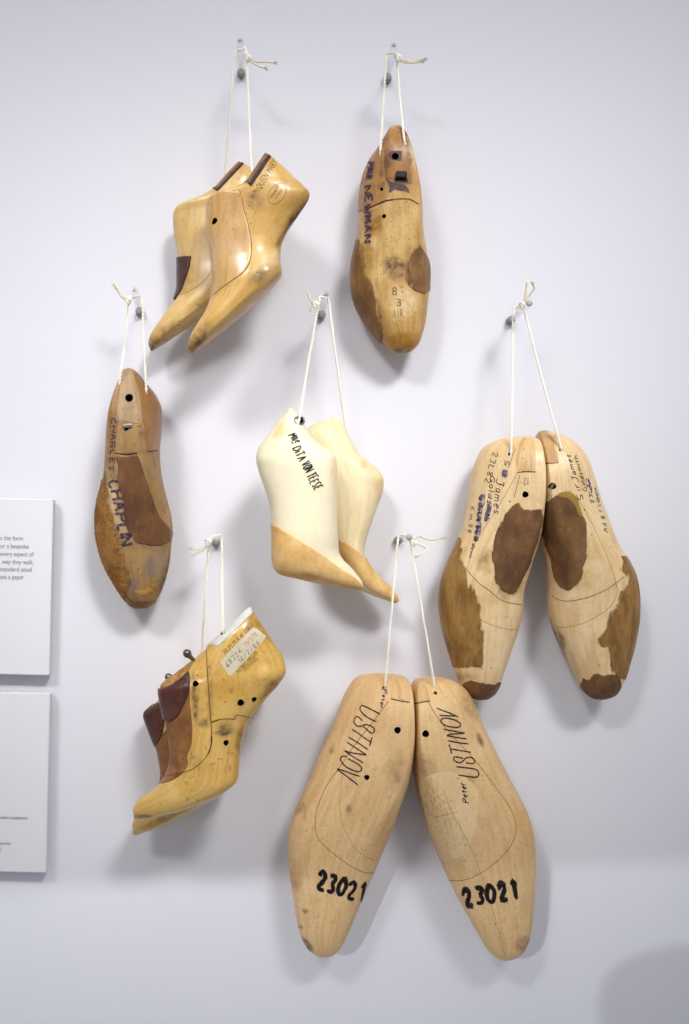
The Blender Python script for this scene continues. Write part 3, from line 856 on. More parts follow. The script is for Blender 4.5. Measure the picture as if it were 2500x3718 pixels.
B1.body(M['old'], [((560,330),(170,270),(150,100,50),.8), ((360,600),(130,270),(158,108,56),.75), ((660,500),(70,190),(166,114,54),.7), ((600,600),(120,90),(160,112,60),.6), ((330,980),(110,150),(172,120,50),.6), ((390,1020),(60,160),(186,132,48),.6),
  ((300,1330),(60,200),(196,146,66),.6), ((560,1410),(150,90),(128,90,50),.75,20), ((600,1480),(110,80),(150,108,62),.7), ((640,2130),(220,90),(196,136,36),.95),
  ((840,1900),(50,220),(204,152,60),.7), ((470,2060),(60,140),(204,152,60),.5), ((640,1750),(150,180),(226,198,150),.7), ((620,2215),(130,26),(120,80,36),.8), ((520,170),(60,60),(130,92,54),.7), ((600,1100),(150,200),(214,182,122),.5)],
  holes=[((555,383),3.9,14), ((450,945),2.2,8), ((428,692),1.7,7,1.7), ((418,345),1.5,7)], hole_mat=M['black_hole'])
M['b_cone'] = wood('dark_handled_cone', (160, 110, 56), (124, 80, 38), (182, 134, 76), .42, .5, .7, .5, .4, .12, (74, 50, 28), .65, .25)
M['b_side'] = wood('stained_side_wood', (170, 122, 66), (132, 88, 44), (190, 146, 88), .42, .5, .7, .5, .4, .12, (78, 52, 30), .65, .25)
B1.patch("cone_face", [(440,262),(458,195),(490,135),(520,117),(556,128),(600,185),(642,300),(690,510),(716,620),(690,640),(600,612),(510,600),(462,600),(455,500)], M['b_cone'], .2, .5, .2, holes=[(555,383,33)])
B1.patch("side_face", [(432,245),(446,500),(462,640),(474,796),(410,820),(330,856),(205,905),(190,800),(205,640),(250,500),(315,390),(392,290)], M['b_side'], .2, .5, .15, holes=[(428,692,17),(418,345,13)])
B1.patch("leather_strip", [(190,1165),(262,1200),(258,1300),(282,1420),(330,1560),(385,1700),(432,1820),(442,1950),(440,2080),(436,2150),(330,2130),(180,1960),(70,1640),(60,1480),(110,1270)], M['strip_leather'], 1.0, 1.5, .5)
B1.patch("leather_pad", [(782,1212),(835,1290),(890,1400),(905,1620),(840,1678),(770,1665),(700,1622),(652,1560),(640,1480),(655,1400),(690,1300),(735,1240)], M['grey_pad'], 1.0, 1.5, .3)
B1.strokes("joint_line", [[(205,908),(260,888),(330,860),(410,822),(470,800),(560,785),(640,782),(700,790),(775,832)]], M['joint'], .8, .35)
B1.strokes("joint_gap", [[(300,872),(405,826),(470,800),(530,790)]], M['black_hole'], 1.1, .4)
zB1 = zoom(1280, 540, 6.477)
pc = lambda p: tuple((np.array(zB1(p)) - np.array(zB((0, 0)))) * 2.59)
M['ink_gv'] = ink('grey_violet_ink', (86, 72, 88), .45, 300)
B1.patch("ink_square", [pc(p) for p in [(880,50),(1145,45),(1150,280),(930,260),(870,150)]], M['ink_gv'], .02, .4, .5, base=.45, holes=[(555,383,34)], smooth=False)
B1.patch("ink_bow", [pc(p) for p in [(795,735),(900,770),(1000,790),(1210,830),(1310,950),(1350,1045),(1230,1000),(1100,985),(960,970),(840,1050),(870,930),(840,840)]], M['ink_gv'], .02, .4, .4, base=.45, smooth=False)
B1.write("handwriting", [("PAUL", (360,330), (330,730), (130,10), .1), ("NEWMAN", (285,900), (290,2200), (150,-20), .06)], M['ink_violet'], 3.0, zf=zB1, over=.3)
B1.text("stamped_size", "8", (525,1690), (572,1690), (0,-80), M['ink_grey'])
B1.text("stamped_size", "3", (570,1790), (612,1790), (-4,-70), M['ink_grey'])
B1.text("stamped_size", "11R", (550,1895), (632,1893), (-4,-75), M['ink_grey'])
B1.text("stamped_size", "9 5", (610,1670), (608,1600), (22,0), M['ink_grey'])
wp = [(500,860),(510,880),(530,880),(550,885),(545,855),(640,820),(660,810),(600,930),(685,855),(690,830),(600,865),(515,995),(530,1045),(565,1115),(735,1070),(675,1115),(740,1145),(735,1130),(690,1165),(520,1135),
      (470,1160),(475,1165),(595,1160),(565,1190),(530,1250),(690,1245),(480,1330),(320,1395),(415,1415),(500,1420),(535,1395),(390,1495),(415,1495),(540,1460),(520,1575),(610,1355),(680,970),(710,915),
      (690,1780),(720,1820),(770,1780),(715,1840),(735,1850),(775,1800),(845,1730),(820,1770),(530,2010),(555,2040),(590,2025),(665,2060),(705,1990),(710,2065),(690,2205),(505,2195),(760,2170),(495,1975),(710,1895),(590,1925),(640,1890)]
B1.dots("worm_holes", wp, M['nail'], .42)
# square black screw head on the cone
P = B1.at((608,566)); n = B1.normal((608,566))
def block(center, ex, ey, ez, sx, sy, sz, bev, name, mat, parent):
    vs = [center + ex * (sx * a) + ey * (sy * b) + ez * (sz * c) for c in (-1, 1) for a, b in ((-1, -1), (1, -1), (1, 1), (-1, 1))]
    o = mesh_obj(name, vs, [(3, 2, 1, 0), (4, 5, 6, 7), (0, 1, 5, 4), (1, 2, 6, 5), (2, 3, 7, 6), (3, 0, 4, 7)], mat, parent, False)
    bm = bmesh.new(); bm.from_mesh(o.data); bmesh.ops.recalc_face_normals(bm, faces=bm.faces)
    bmesh.ops.bevel(bm, geom=list(bm.edges), offset=bev, segments=2, affect='EDGES', profile=0.6); bm.to_mesh(o.data); bm.free()
    return o
M['black_metal'] = plain('blackened_iron', (30, 30, 30), 0.3, 0.6)
ex = Vector((1, 0, -0.04)).normalized(); ez = Vector((0, -1, 0)); ey = Vector((0.04, 0, 1)).normalized()
sh_ = block(P + ez * .0015, ex, ey, ez, .0056, .0036, .0035, .0012, "screw_head", M['black_metal'], B1.root)
block(P + ez * .0006 - ey * .0042 + ex * .0002, ex, ey, ez, .0068, .0008, .0009, .0003, "screw_lip", M['black_metal'], sh_)

# ---- C: single last, left
C1 = Last("shoe_last", "grimy brown last with dull leather vamp pad and rough cork side, hung by left edge", g2, zC, -0.034, [
 (347,96,380,94,3,.3,.7), (306,140,432,124,18,.08,.75,3,1.08), (292,230,520,226,30,.06,.62,3,1.08), (256,350,612,340,38,.06,.57,3,1.08), (206,500,658,480,42,.12,.58,2.6,1.1),
 (176,690,654,680,43,.16,.66,2.2,1.2), (163,850,640,835,42,.18,.7,2,1.8), (148,1010,650,1000,40,.22,.65,2,2), (120,1160,680,1165,37,.28,.6), (84,1290,712,1290,35,.36,.58),
 (65,1440,745,1420,33,.42,.55), (68,1570,757,1550,31,.46,.52), (95,1720,745,1690,28,.5), (150,1880,728,1845,25,.5), (228,2025,695,1992,21,.5), (300,2138,648,2116,16,.5), (368,2222,596,2200,9,.5), (428,2256,520,2251,2.5,.5)], 24, 3.0)
C1.body(M['grimy'], [((560,400),(90,220),(152,112,62),.8), ((230,560),(50,260),(128,88,50),.8), ((370,480),(90,80),(188,164,140),.6), ((590,900),(50,260),(176,146,92),.6),
  ((330,200),(70,90),(160,124,76),.7), ((590,1300),(70,300),(170,136,82),.6,-20), ((240,1300),(50,300),(202,172,128),.75,-12), ((560,1870),(70,130),(146,126,118),.7), ((650,1850),(70,160),(172,152,128),.6), ((700,1950),(40,240),(110,90,60),.7,15),
  ((440,1800),(90,120),(190,160,104),.5), ((420,2050),(60,80),(150,128,120),.6), ((520,540),(14,400),(84,60,36),.7,-10), ((270,620),(30,80),(110,84,110),.3)],
  holes=[((367,360),3.9,14), ((348,632),3.4,3,.5), ((518,306),1.4,6)], hole_mat=M['black_hole'])
C1.patch("cork_side", [(158,1005),(165,1100),(188,1250),(232,1450),(290,1640),(332,1780),(362,1900),(386,2010),(368,2080),(356,2120),(340,2160),(300,2260),(150,2000),(20,1620),(10,1440),(70,1240),(130,1090)], M['rough_cork'], 1.2, 1.4, .4, rough=.5, step=1.4)
C1.patch("toe_edge", [(352,2126),(390,2160),(430,2180),(500,2192),(560,2186),(614,2172),(640,2220),(560,2300),(430,2310),(330,2260),(310,2150)], M['strip_leather'], .6, 1.0, .7, rough=.2)
M['cone_grey'] = wood('worn_grey_cone', (172, 142, 106), (138, 106, 72), (192, 168, 140), .5, .5, .7, .5, .35, .14, (96, 74, 50), .45)
M['cone_tan'] = wood('worn_tan_cone', (160, 126, 78), (124, 90, 50), (184, 154, 108), .5, .5, .7, .5, .35, .14, (88, 66, 42), .45)
M['side_brown'] = wood('waxed_brown_side', (150, 106, 56), (120, 80, 40), (170, 126, 74), .4, .4, .6, .4, .4, .1, (84, 58, 34), .3, .2)
C1.patch("side_face", [(404,126),(470,178),(540,248),(612,338),(664,440),(690,560),(670,700),(650,832),(584,838),(528,844),(512,700),(488,560),(478,450),(456,320),(430,215)], M['side_brown'], .12, .5, .12)
C1.patch("side_face", [(292,240),(276,330),(262,450),(254,570),(244,700),(240,852),(200,854),(140,850),(140,700),(180,500),(240,340)], M['side_brown'], .12, .5, .12)
C1.patch("cone_face", [(300,170),(320,115),(365,97),(402,130),(428,218),(454,322),(476,452),(485,562),(430,588),(330,574),(256,568),(264,450),(280,310)], M['cone_grey'], .3, .5, .15, holes=[(367,360,37)])
C1.patch("cone_step", [(256,578),(330,584),(430,598),(484,574),(508,690),(524,838),(440,850),(340,860),(244,850),(246,700)], M['cone_tan'], .25, .5, .15, holes=[(348,632,36)])
C1.patch("vamp_pad", [(246,892),(330,884),(440,862),(482,960),(520,1090),(580,1250),(645,1430),(760,1560),(742,1645),(660,1686),(560,1690),(430,1664),(372,1600),(332,1500),(292,1300),(262,1100)], M['chaplin_pad'], .8, 1.4, .35)
C1.patch("bare_wood_chip", [(392,2102),(440,2085),(520,2045),(560,2020),(622,1980),(628,2030),(600,2090),(556,2148),(480,2150)], M['ochre'], .05, 1, .6, base=.1)
C1.strokes("joint_line", [[(165,856),(245,856),(340,866),(440,856)],[(525,846),(580,838),(640,826)],[(470,600),(505,720),(530,850)],[(470,600),(430,640),(400,700)]], M['joint'], .6)
C1.strokes("joint_gap", [[(250,858),(340,868),(440,857)],[(528,845),(632,828)]], M['black_hole'], 1.1, .16)
C1.write("handwriting", [("CHAPLIN", (185,1110), (300,1690), (100,-12), .05)], M['ink_violet'], 3.0)
C1.write("handwriting", [("CHARLES", (212,540), (186,1010), (42,2), .1)], M['ink_violet'], 1.3, over=.35)
def ring(center, n, r, rt, name, mat, parent, asp=1.0, ang=0.0):
    a = n.orthogonal().normalized(); b = n.cross(a)
    pts = []
    for k in range(29):
        th = 2 * math.pi * k / 28
        x, y = r * math.cos(th), r * asp * math.sin(th)
        pts.append(center + a * (x * math.cos(ang) - y * math.sin(ang)) + b * (x * math.sin(ang) + y * math.cos(ang)))
    v, f = tube(pts, rt, 8, False)
    return mesh_obj(name, v, f, mat, parent)
def viewn(L, p): return (L.normal(p) * .6 + Vector((0, -1, 0)) * .4).normalized()
ring(C1.at((367,360), -.0002), viewn(C1, (367,360)), .0041, .0006, "hole_rim", M['dark_metal'], C1.root)
P = C1.at((352,625)); n = viewn(C1, (352,625)); ex = Vector((1, 0, .12)).normalized(); ex = (ex - n * ex.dot(n)).normalized()
block(P + n * .0004 + Vector((0, 0, .0012)), ex, n.cross(ex), n, .0044, .0017, .0014, .0006, "metal_slot_plate", M['metal'], C1.root)
C1.dots("nail_holes", [(370,2228),(520,2222),(620,905),(590,620),(390,770),(450,1900),(480,1960),(230,775),(385,2195)], M['nail'], .7)

# ---- D: ivory pair, centre
D2 = Last("shoe_last", "pale maple high heel last with heel to the right, behind the written ivory one", g1, zD, -0.036, [
 (650,262,858,200,5,.5), (560,330,905,240,14,.5), (540,420,985,372,20,.5), (560,560,1110,585,23,.5), (580,680,1270,708,24,.5), (600,800,1330,828,24,.5,.5,2,2.3),
 (640,950,1320,935,24,.5), (700,1100,1264,1100,24,.5), (760,1250,1202,1275,24,.5), (800,1380,1150,1435,24,.5), (840,1510,1138,1535,24,.52), (890,1650,1172,1622,22,.55,.55,1.6,2),
 (980,1795,1242,1722,19,.55,.55,1.5,2), (1090,1895,1332,1818,15,.5,.5,1.4,2), (1230,1958,1410,1893,11,.48,.48,1.4,2), (1370,2006,1462,1962,6,.5), (1442,2032,1474,2014,1.5,.5)], 22, 2.4)
D2.body(M['ivory_grain'], [((1140,660),(30,50),(214,174,104),.6), ((1300,880),(60,200),(222,190,130),.4)])
D2.patch("leather_toe", [(840,1360),(885,1385),(960,1440),(1060,1510),(1140,1578),(1200,1600),(1300,1740),(1450,1880),(1500,2000),(1470,2042),(1405,2002),(1280,1930),(1138,1852),(1000,1760),(900,1640),(850,1500)], M['tan_leather'], .9, 1.0, .15)
D2.strokes("sole_seam", [[(1130,1846),(1280,1928),(1405,2003)]], M['black_hole'], .7, .3)
D1 = Last("shoe_last", "ivory high heel last with black handwriting down its side and tan leather toe", g1, zD, -0.09, [
 (395,120,432,112,5,.5), (330,195,482,166,13,.55), (242,312,545,270,18,.58), (152,430,665,432,21,.58), (92,528,800,525,23,.58), (78,618,864,615,24,.58,.58,2.2,2.6),
 (100,722,871,740,25,.58,.58,2,2.6), (160,900,872,950,25,.58,.58,2,2.4), (210,1058,874,1130,26,.58), (229,1200,877,1270,27,.56), (234,1350,884,1400,28,.52), (236,1500,893,1520,28,.48,.48,2.4,1.8),
 (246,1640,935,1602,27,.46,.46,2.4,1.8), (282,1718,1000,1664,25,.46,.46,2.2,1.8), (490,1782,1062,1735,20,.45,.45,2,1.8), (780,1845,1106,1796,13,.45), (1000,1880,1127,1842,7,.48), (1116,1891,1137,1877,1.5,.5)], 26, 2.4)
D1.body(M['ivory'], [((330,320),(160,60),(226,200,140),.6,-52), ((840,720),(40,180),(232,206,154),.5)])
D1.patch("leather_toe", [(205,1235),(236,1248),(380,1332),(520,1412),(640,1490),(740,1562),(900,1682),(1040,1772),(1108,1838),(1137,1880),(1120,1900),(1000,1900),(560,1840),(270,1760),(200,1660),(190,1450)], M['tan_leather'], .9, 1.0, .2)
D1.write("handwriting", [("Mlle", (390,386), (462,462), (66,-36), .08), ("DiTA", (436,512), (500,640), (80,-36), .04), ("VON", (520,664), (566,748), (82,-38), .04), ("TEESE", (572,778), (654,924), (84,-40), .05), ("-", (420,438), (440,470), (10,0))], M['ink_black'], 1.35)
ring(D1.at((500,238), .0002), viewn(D1, (500,238)), .0062, .0011, "eyelet", M['metal'], D1.root, .62, 2.7)
_n = viewn(D1, (500,238)); _P = D1.at((500,238), .0004)
_a = _n.orthogonal().normalized(); _b = _n.cross(_a)
mesh_obj("eyelet_hole", [_P + _a * (.0052*math.cos(t)*math.cos(2.7) - .0052*.62*math.sin(t)*math.sin(2.7)) + _b * (.0052*math.cos(t)*math.sin(2.7) + .0052*.62*math.sin(t)*math.cos(2.7)) for t in np.linspace(0, 2*math.pi, 24, endpoint=False)], [tuple(range(24))], M['black_hole'], D1.root)

# ---- E: blond pair with dark pads, right
E1 = Last("shoe_last", "blond last with smudged blue ink, left one of the brown padded pair", g2, zE, -0.04, [
 (640,128,726,130,6,.5), (500,145,748,165,22,.6,.93,2,3), (396,196,753,225,33,.62,.95,1.35,3), (326,320,757,330,40,.64,.96,1.3,3), (288,500,762,480,43,.66,.95,1.3,3),
 (262,650,768,640,42,.68,.9,1.8,2.6), (236,768,768,760,40,.68,.85,1.9,2.4), (188,895,752,890,38,.66,.78,2,2.2), (126,1035,722,1010,36,.62,.72), (82,1165,692,1125,34,.58,.66), (68,1300,664,1250,31,.55),
 (80,1420,657,1370,29,.53), (108,1560,637,1470,27,.5), (145,1680,600,1590,24,.5), (180,1790,562,1700,21,.5), (210,1870,530,1795,18,.5), (250,1940,497,1895,13,.5), (310,1988,460,1962,7,.5), (350,2003,408,2000,2,.5)], 26, 3.0)
E1.body(M['blond'], [((390,1000),(60,110),(178,138,76),.6,10), ((580,1210),(110,60),(186,148,92),.6,-25), ((440,1290),(200,50),(206,172,122),.4), ((660,260),(90,120),(206,170,116),.5), ((200,1840),(120,40),(186,148,90),.5), ((480,1650),(90,200),(232,206,168),.4)],
  holes=[((680,540),3.2,10), ((570,252),2.0,8)])
M['cone_warm'] = wood('end_grain_cone', (196, 154, 100), (164, 122, 72), (212, 176, 126), .5, .7, .5, .5, .35, .1)
M['cone_pale'] = wood('pale_cone_face', (216, 180, 128), (188, 146, 94), (228, 198, 150), .5, .8, .4, .5, .35, .1)
E1.patch("cone_face", [(606,215),(640,165),(698,134),(734,142),(750,200),(753,370),(680,370),(626,378)], M["cone_pale"], .15, .6, .15)
E1.patch("leather_pad", [(630,595),(672,640),(742,652),(800,640),(800,760),(745,940),(702,1060),(662,1150),(622,1222),(580,1252),(520,1232),(470,1180),(450,1080),(438,960),(466,840),(500,730),(560,640)], M['pad_leather'], .6, 1.2, .6)
E1.patch("cork_side", [(212,845),(230,960),(258,1060),(268,1130),(312,1190),(342,1280),(370,1390),(386,1480),(392,1600),(384,1740),(374,1776),(320,1766),(260,1778),(190,1770),(90,1700),(10,1300),(40,1090),(130,880)], M['cork'], .6, 1.0, .9, rough=.25)
E1.patch("toe_cap", [(226,1895),(260,1870),(300,1860),(370,1876),(440,1892),(500,1868),(525,1890),(500,1990),(380,2050),(260,2020)], M['pad_leather'], .5, 1.0, 1.1)
E1.strokes("joint_line", [[(622,390),(560,500),(480,640),(400,760),(330,870),(290,980),(265,1075)],[(235,1150),(210,1220),(235,1320),(310,1400),(430,1465),(560,1500),(640,1500)]], M['joint_soft'], .5)
E1.strokes("pencil_line", [[(265,1075),(300,1120),(360,1180),(420,1220),(490,1280),(560,1310),(655,1325)]], M['ink_pencil'], .8)
E1.strokes("cone_step", [[(622,384),(680,378),(752,380)]], M['joint'], 1.3)
E1.strokes("cone_grain", [[(620,330),(660,230),(720,150)],[(570,330),(610,210),(680,135)],[(600,560),(640,400)]], M['joint_soft'], .7)
zE1 = zoom(1670, 1620, 5.3)
E1.write("handwriting", [("23L82", (625,100), (475,690), (100,35), .06), ("Sir", (865,250), (800,600), (100,20), .06), ("James", (700,600), (640,1290), (135,40), .06), ("Golds", (590,560), (520,1100), (95,35), .06)], M['ink_pen'], .95, zf=zE1)
E1.write("handwriting", [("6 m,88", (205,1150), (140,1660), (75,20), .06), ("down", (235,1870), (170,2140), (70,18), .06)], M['ink_pen'], .9, zf=zE1)
E1.write("smudged_writing", [("mith", (520,1130), (455,1430), (95,25), .06), ("adjusted", (370,960), (262,1810), (95,22), .06)], M['ink_violet'], 1.6, zf=zE1)
pe = lambda p: tuple((np.array(zE1(p)) - np.array(zE((0, 0)))) * 1.96)
E1.patch("ink_smear", [pe(p) for p in [(390,930),(480,920),(475,1100),(430,1210),(410,1400),(385,1700),(330,1830),(262,1820),(290,1560),(350,1300),(355,1150),(380,1080)]], M['ink_blue'], .02, 1, .5, base=.17)
E1.patch("ink_smear", [pe(p) for p in [(520,1090),(605,1080),(590,1260),(540,1420),(460,1440),(480,1280),(515,1200)]], M['ink_violet_smear'], .02, 1, .5, base=.17)
E1.patch("ink_smear", [pe(p) for p in [(815,450),(915,470),(905,600),(800,590)]], M['ink_violet_smear'], .02, 1, .5, base=.17)
E1.write("pencil_mark", [("12-", (712,420), (640,430), (-6,48), .06)], M['ink_pencil'], .6)
E1.dots("nail_holes", [(530,1005),(325,1325),(370,1780),(435,1775),(375,1560),(490,1970),(410,1945),(365,1960),(570,590)], M['nail'], .7)

E2 = Last("shoe_last", "blond last with screw in its cone, right one of the brown padded pair", g2, zE, -0.04, [
 (775,90,828,84,4,.4), (756,150,945,124,20,.08,.48,3,2), (752,235,1036,180,32,.06,.46,3,1.35), (755,340,1105,272,39,.05,.42,3,1.3), (760,480,1160,410,43,.06,.4,3,1.3), (767,640,1212,590,42,.12,.38,2.6,1.8),
 (778,770,1268,735,40,.18,.36,2.4,1.9), (802,905,1335,900,38,.24,.36,2.2,2), (835,1030,1408,1010,35,.3,.38), (848,1160,1460,1120,33,.36,.42), (848,1300,1484,1250,30,.44), (858,1410,1488,1370,28,.47), (895,1530,1472,1520,26,.5),
 (945,1640,1447,1640,23,.5), (995,1740,1418,1745,20,.5), (1045,1850,1388,1845,17,.5), (1090,1930,1358,1912,12,.5), (1148,1982,1318,1970,6,.5), (1192,1999,1250,1997,2,.5)], 26, 3.0)
E2.body(M['blond'], [((830,200),(90,140),(176,134,82),.75), ((1150,960),(60,120),(204,168,112),.5), ((1110,1150),(120,60),(202,166,112),.5,-20), ((905,1560),(40,160),(150,116,80),.6,-25), ((1130,1780),(120,60),(206,168,120),.5), ((1330,1100),(50,70),(226,190,140),.5)],
  holes=[((875,480),3.4,6), ((932,222),1.8,8)])
E2.patch("cone_face", [(762,130),(780,96),(806,86),(842,112),(882,200),(916,308),(840,315),(768,324),(757,240)], M["cone_warm"], .15, .6, .15)
E2.patch("leather_pad", [(985,518),(1032,552),(1072,640),(1110,740),(1126,860),(1116,1000),(1082,1120),(1040,1200),(980,1226),(920,1206),(880,1140),(858,1040),(828,930),(785,800),(755,680),(765,590),(830,592),(880,562),(930,524)], M['pad_leather'], .6, 1.2, .6)
M['yellow_glue'] = skin('yellow_glue_rim', (176, 142, 66), (156, 120, 48), (190, 158, 84), .5, 60, .1, 300, .3, .2)
E2.patch("glue_rim", [(900,545),(940,522),(988,516),(1034,550),(1060,610),(1085,690),(1060,690),(1030,620),(980,570),(930,560)], M['yellow_glue'], .15, .8, .3, base=.95)
E2.patch("cork_side", [(1364,972),(1372,1020),(1342,1078),(1388,1112),(1396,1172),(1352,1230),(1332,1310),(1272,1400),(1242,1500),(1190,1602),(1252,1640),(1270,1720),(1328,1842),(1400,1856),(1490,1720),(1545,1350),(1500,1100),(1420,990)], M['cork'], .6, 1.0, 1.1, rough=.25)
E2.patch("toe_cap", [(1062,1892),(1092,1850),(1130,1856),(1152,1815),(1240,1822),(1320,1818),(1362,1868),(1370,1960),(1300,2040),(1180,2040),(1090,1970)], M['pad_leather'], .5, 1.0, 1.1)
E2.strokes("joint_line", [[(1040,560),(1100,645),(1180,800),(1250,960),(1290,1060),(1325,1170),(1335,1240)],[(890,1475),(950,1485),(1080,1460),(1200,1400),(1290,1330),(1335,1240)]], M['joint_soft'], .5)
E2.strokes("pencil_line", [[(870,1262),(950,1298),(1100,1280),(1250,1220),(1325,1170),(1385,1122)]], M['ink_pencil'], .75)
E2.strokes("cone_step", [[(768,328),(840,318),(915,312)]], M['joint'], 1.4)
zE2 = zoom(2020, 1620, 6.478)
E2.write("handwriting", [("Sir", (640,1260), (510,880), (-130,20), .06), ("James", (520,860), (320,200), (-120,-10), .06), ("Goldsmith", (725,1060), (485,230), (-100,5), .05), ("23L82", (880,1350), (745,760), (-85,-5), .06)], M['ink_pen'], .95, zf=zE2)
E2.write("handwriting", [("Ad 8", (1215,2030), (1120,1640), (-90,0), .06), ("7 1,10", (1075,1560), (1000,1230), (-75,-10), .06)], M['ink_pen'], .95, zf=zE2)
pe2 = lambda p: tuple((np.array(zE2(p)) - np.array(zE((0, 0)))) * 1.96)
E2.patch("ink_smear", [pe2(p) for p in [(735,700),(760,760),(830,960),(835,1080),(790,1020),(740,860)]], M['ink_violet_smear'], .02, 1, .4, base=.17)
E2.patch("ink_smear", [pe2(p) for p in [(880,960),(915,970),(985,1180),(975,1260),(930,1160)]], M['ink_violet_smear'], .02, 1, .4, base=.17)
E2.write("pencil_mark", [("12-", (880,545), (815,520), (-8,32), .06)], M['ink_pencil'], .6)
E2.dots("nail_holes", [(1020,988),(890,1030),(1097,718),(1105,752),(1330,1335),(1318,1445),(1285,1635),(1205,1755),(1300,1990),(1150,825),(1100,650),(1290,1560)], M['nail'], .7)
_P = E2.at((876,480), -.0035); _n = viewn(E2, (876,480))
block(_P, Vector((.6,0,.8)), _n.cross(Vector((.6,0,.8))).normalized(), _n, .0032, .0013, .0016, .0005, "hole_pin", M['metal'], E2.root)

# ---- F: yellow pair with leather insteps, lower left
F2 = Last("shoe_last", "yellow high heel last, mostly hidden behind the one with the paper label", g1, zF, -0.034, [
 (560,640,985,262,4,.5), (520,680,1040,300,14,.5), (400,800,1120,420,20,.5), (262,995,1230,600,22,.5), (172,1072,1330,740,23,.5), (162,1112,1345,830,23,.5), (195,1215,1260,960,23,.5), (238,1330,1130,1120,23,.5),
 (274,1420,1040,1280,24,.5), (298,1540,990,1420,26,.55), (312,1650,970,1600,27,.6), (290,1760,950,1720,27,.64), (232,1850,880,1822,25,.66), (160,1930,740,1906,22,.66), (100,2000,560,2010,18,.64), (62,2062,380,2102,13,.62),
 (48,2130,190,2170,8,.6), (50,2188,90,2206,2,.5)], 22, 2.4)
F2.body(M['yellow'], [((120,2130),(80,60),(206,170,110),.5), ((300,2080),(200,40),(170,122,56),.4,-20)])
F2.patch("brown_leather", [(262,1385),(330,1270),(420,1180),(470,1300),(470,1500),(400,1700),(320,1740),(270,1730),(240,1600),(230,1450)], M['brown_leather'], .7, 1.2, .3)
F2.patch("instep_leather", [(130,1075),(165,1072),(240,1018),(310,985),(336,1080),(346,1180),(322,1290),(266,1388),(210,1380),(140,1220)], M['red_leather'], 1.6, 1.0, .2)
F1 = Last("shoe_last", "yellow high heel last with white top plate, paper label and red leather instep", g1, zF, -0.09, [
 (737,463,1126,110,5,.5), (702,522,1162,160,16,.55), (600,615,1250,290,20,.55), (460,725,1350,445,22,.55), (338,815,1432,570,23,.55), (303,878,1462,690,24,.55,.55,2.6,2.4),
 (325,1020,1400,812,24,.55), (350,1140,1270,962,24,.55), (372,1240,1150,1112,24,.56), (385,1350,1085,1240,25,.58), (398,1460,1050,1380,26,.6), (388,1570,1036,1540,28,.64,.64,2,2.4),
 (346,1670,1022,1678,30,.68,.68,2,2.6), (290,1745,930,1772,29,.7,.7,2,2.6), (205,1808,760,1862,26,.7,.7,2,2.6), (125,1862,560,1950,21,.68,.68,2,2.4), (75,1922,360,2010,15,.65,.65,2,2.2), (56,1990,190,2046,9,.6), (64,2047,92,2062,2,.5)], 24, 2.4)
F1.body(M['yellow'], [((1200,300),(90,200),(186,140,72),.5,-40), ((760,900),(30,300),(180,130,60),.5), ((620,950),(30,300),(140,92,40),.75,-3), ((900,1230),(100,80),(168,134,92),.5), ((700,1180),(60,50),(112,84,50),.6,-30), ((880,1270),(90,20),(92,72,46),.7),
  ((1330,850),(140,50),(180,128,62),.6,-50), ((1050,1340),(50,150),(170,120,52),.6), ((600,1520),(70,80),(206,164,98),.4), ((150,2040),(120,26),(150,110,54),.6), ((920,1220),(60,40),(90,72,48),.35)],
  holes=[((630,815),3.0,12), ((1045,990),3.4,12), ((1168,960),2.7,12), ((910,1358),2.8,12), ((882,352),2.2,6,1.8)])
F1.patch("brown_leather", [(560,720),(575,850),(582,1000),(602,1240),(592,1380),(556,1480),(562,1560),(500,1650),(420,1700),(312,1735),(280,1700),(340,1500),(330,1300),(310,1100),(320,900),(400,800)], M['brown_leather'], .7, 1.2, .25)
F1.patch("instep_leather", [(270,862),(305,862),(360,858),(430,822),(500,768),(570,706),(578,850),(560,930),(520,1020),(480,1100),(436,1150),(390,1158),(345,1142),(300,1120),(280,980)], M['red_leather'], 1.6, 1.0, .15, base=.75)
M['cork_edge'] = skin('pale_cork_edge', (196, 152, 92), (160, 110, 62), (206, 168, 112), .8, 120, .4, 350, .2)
F1.patch("instep_top", [(330,815),(390,772),(460,722),(560,645),(610,612),(575,690),(500,765),(430,818),(360,852),(310,858)], M['cork_edge'], .7, .8, .3, base=.9)
pl_ = F1.patch("paper_label", [(858,618),(868,598),(1140,312),(1165,300),(1190,306),(1272,372),(1275,395),(968,732),(950,742),(930,738)], M['paper'], .12, .5, .04, base=.06)
F1.patch("top_plate", [(735,463),(1126,108),(1162,160),(832,482),(798,458)], M['white_plate'], 1.0, .8, .03, base=.1, smooth=False, holes=[(882,352,24)])
zF1 = zoom(780, 2260, 6.03)
F1.write("label_writing", [("68326.", (290,990), (625,605), (-75,-90), .05), ("16/2/84", (550,900), (985,470), (-70,-85), .05)], M['ink_pen'], .45, zf=zF1, over=.25, parent=pl_)
F1.write("label_writing", [("19/9/98", (690,545), (935,290), (-75,-90), .05)], M['ink_red'], .45, zf=zF1, over=.25, parent=pl_)
F1.text("stamped_lettering", "MOBBS MILLER", (515,1125), (945,665), (-58,-62), M['ink_brown'], zf=zF1)
F1.text("stamped_lettering", "KETTERING", (660,1080), (925,790), (-42,-42), M['ink_brown'], zf=zF1)
F1.text("stamped_lettering", "HUM M A 4/ 10R", (235,705), (800,155), (-78,-92), M['ink_brown'], zf=zF1)
F1.strokes("joint_line", [[(735,505),(740,700),(760,1000),(778,1250),(775,1380),(745,1460),(690,1530),(600,1600),(480,1640),(340,1668)],[(772,1168),(850,1142),(930,1136),(985,1140),(1005,1100),(1130,1125)]], M['joint'], .55, .9)
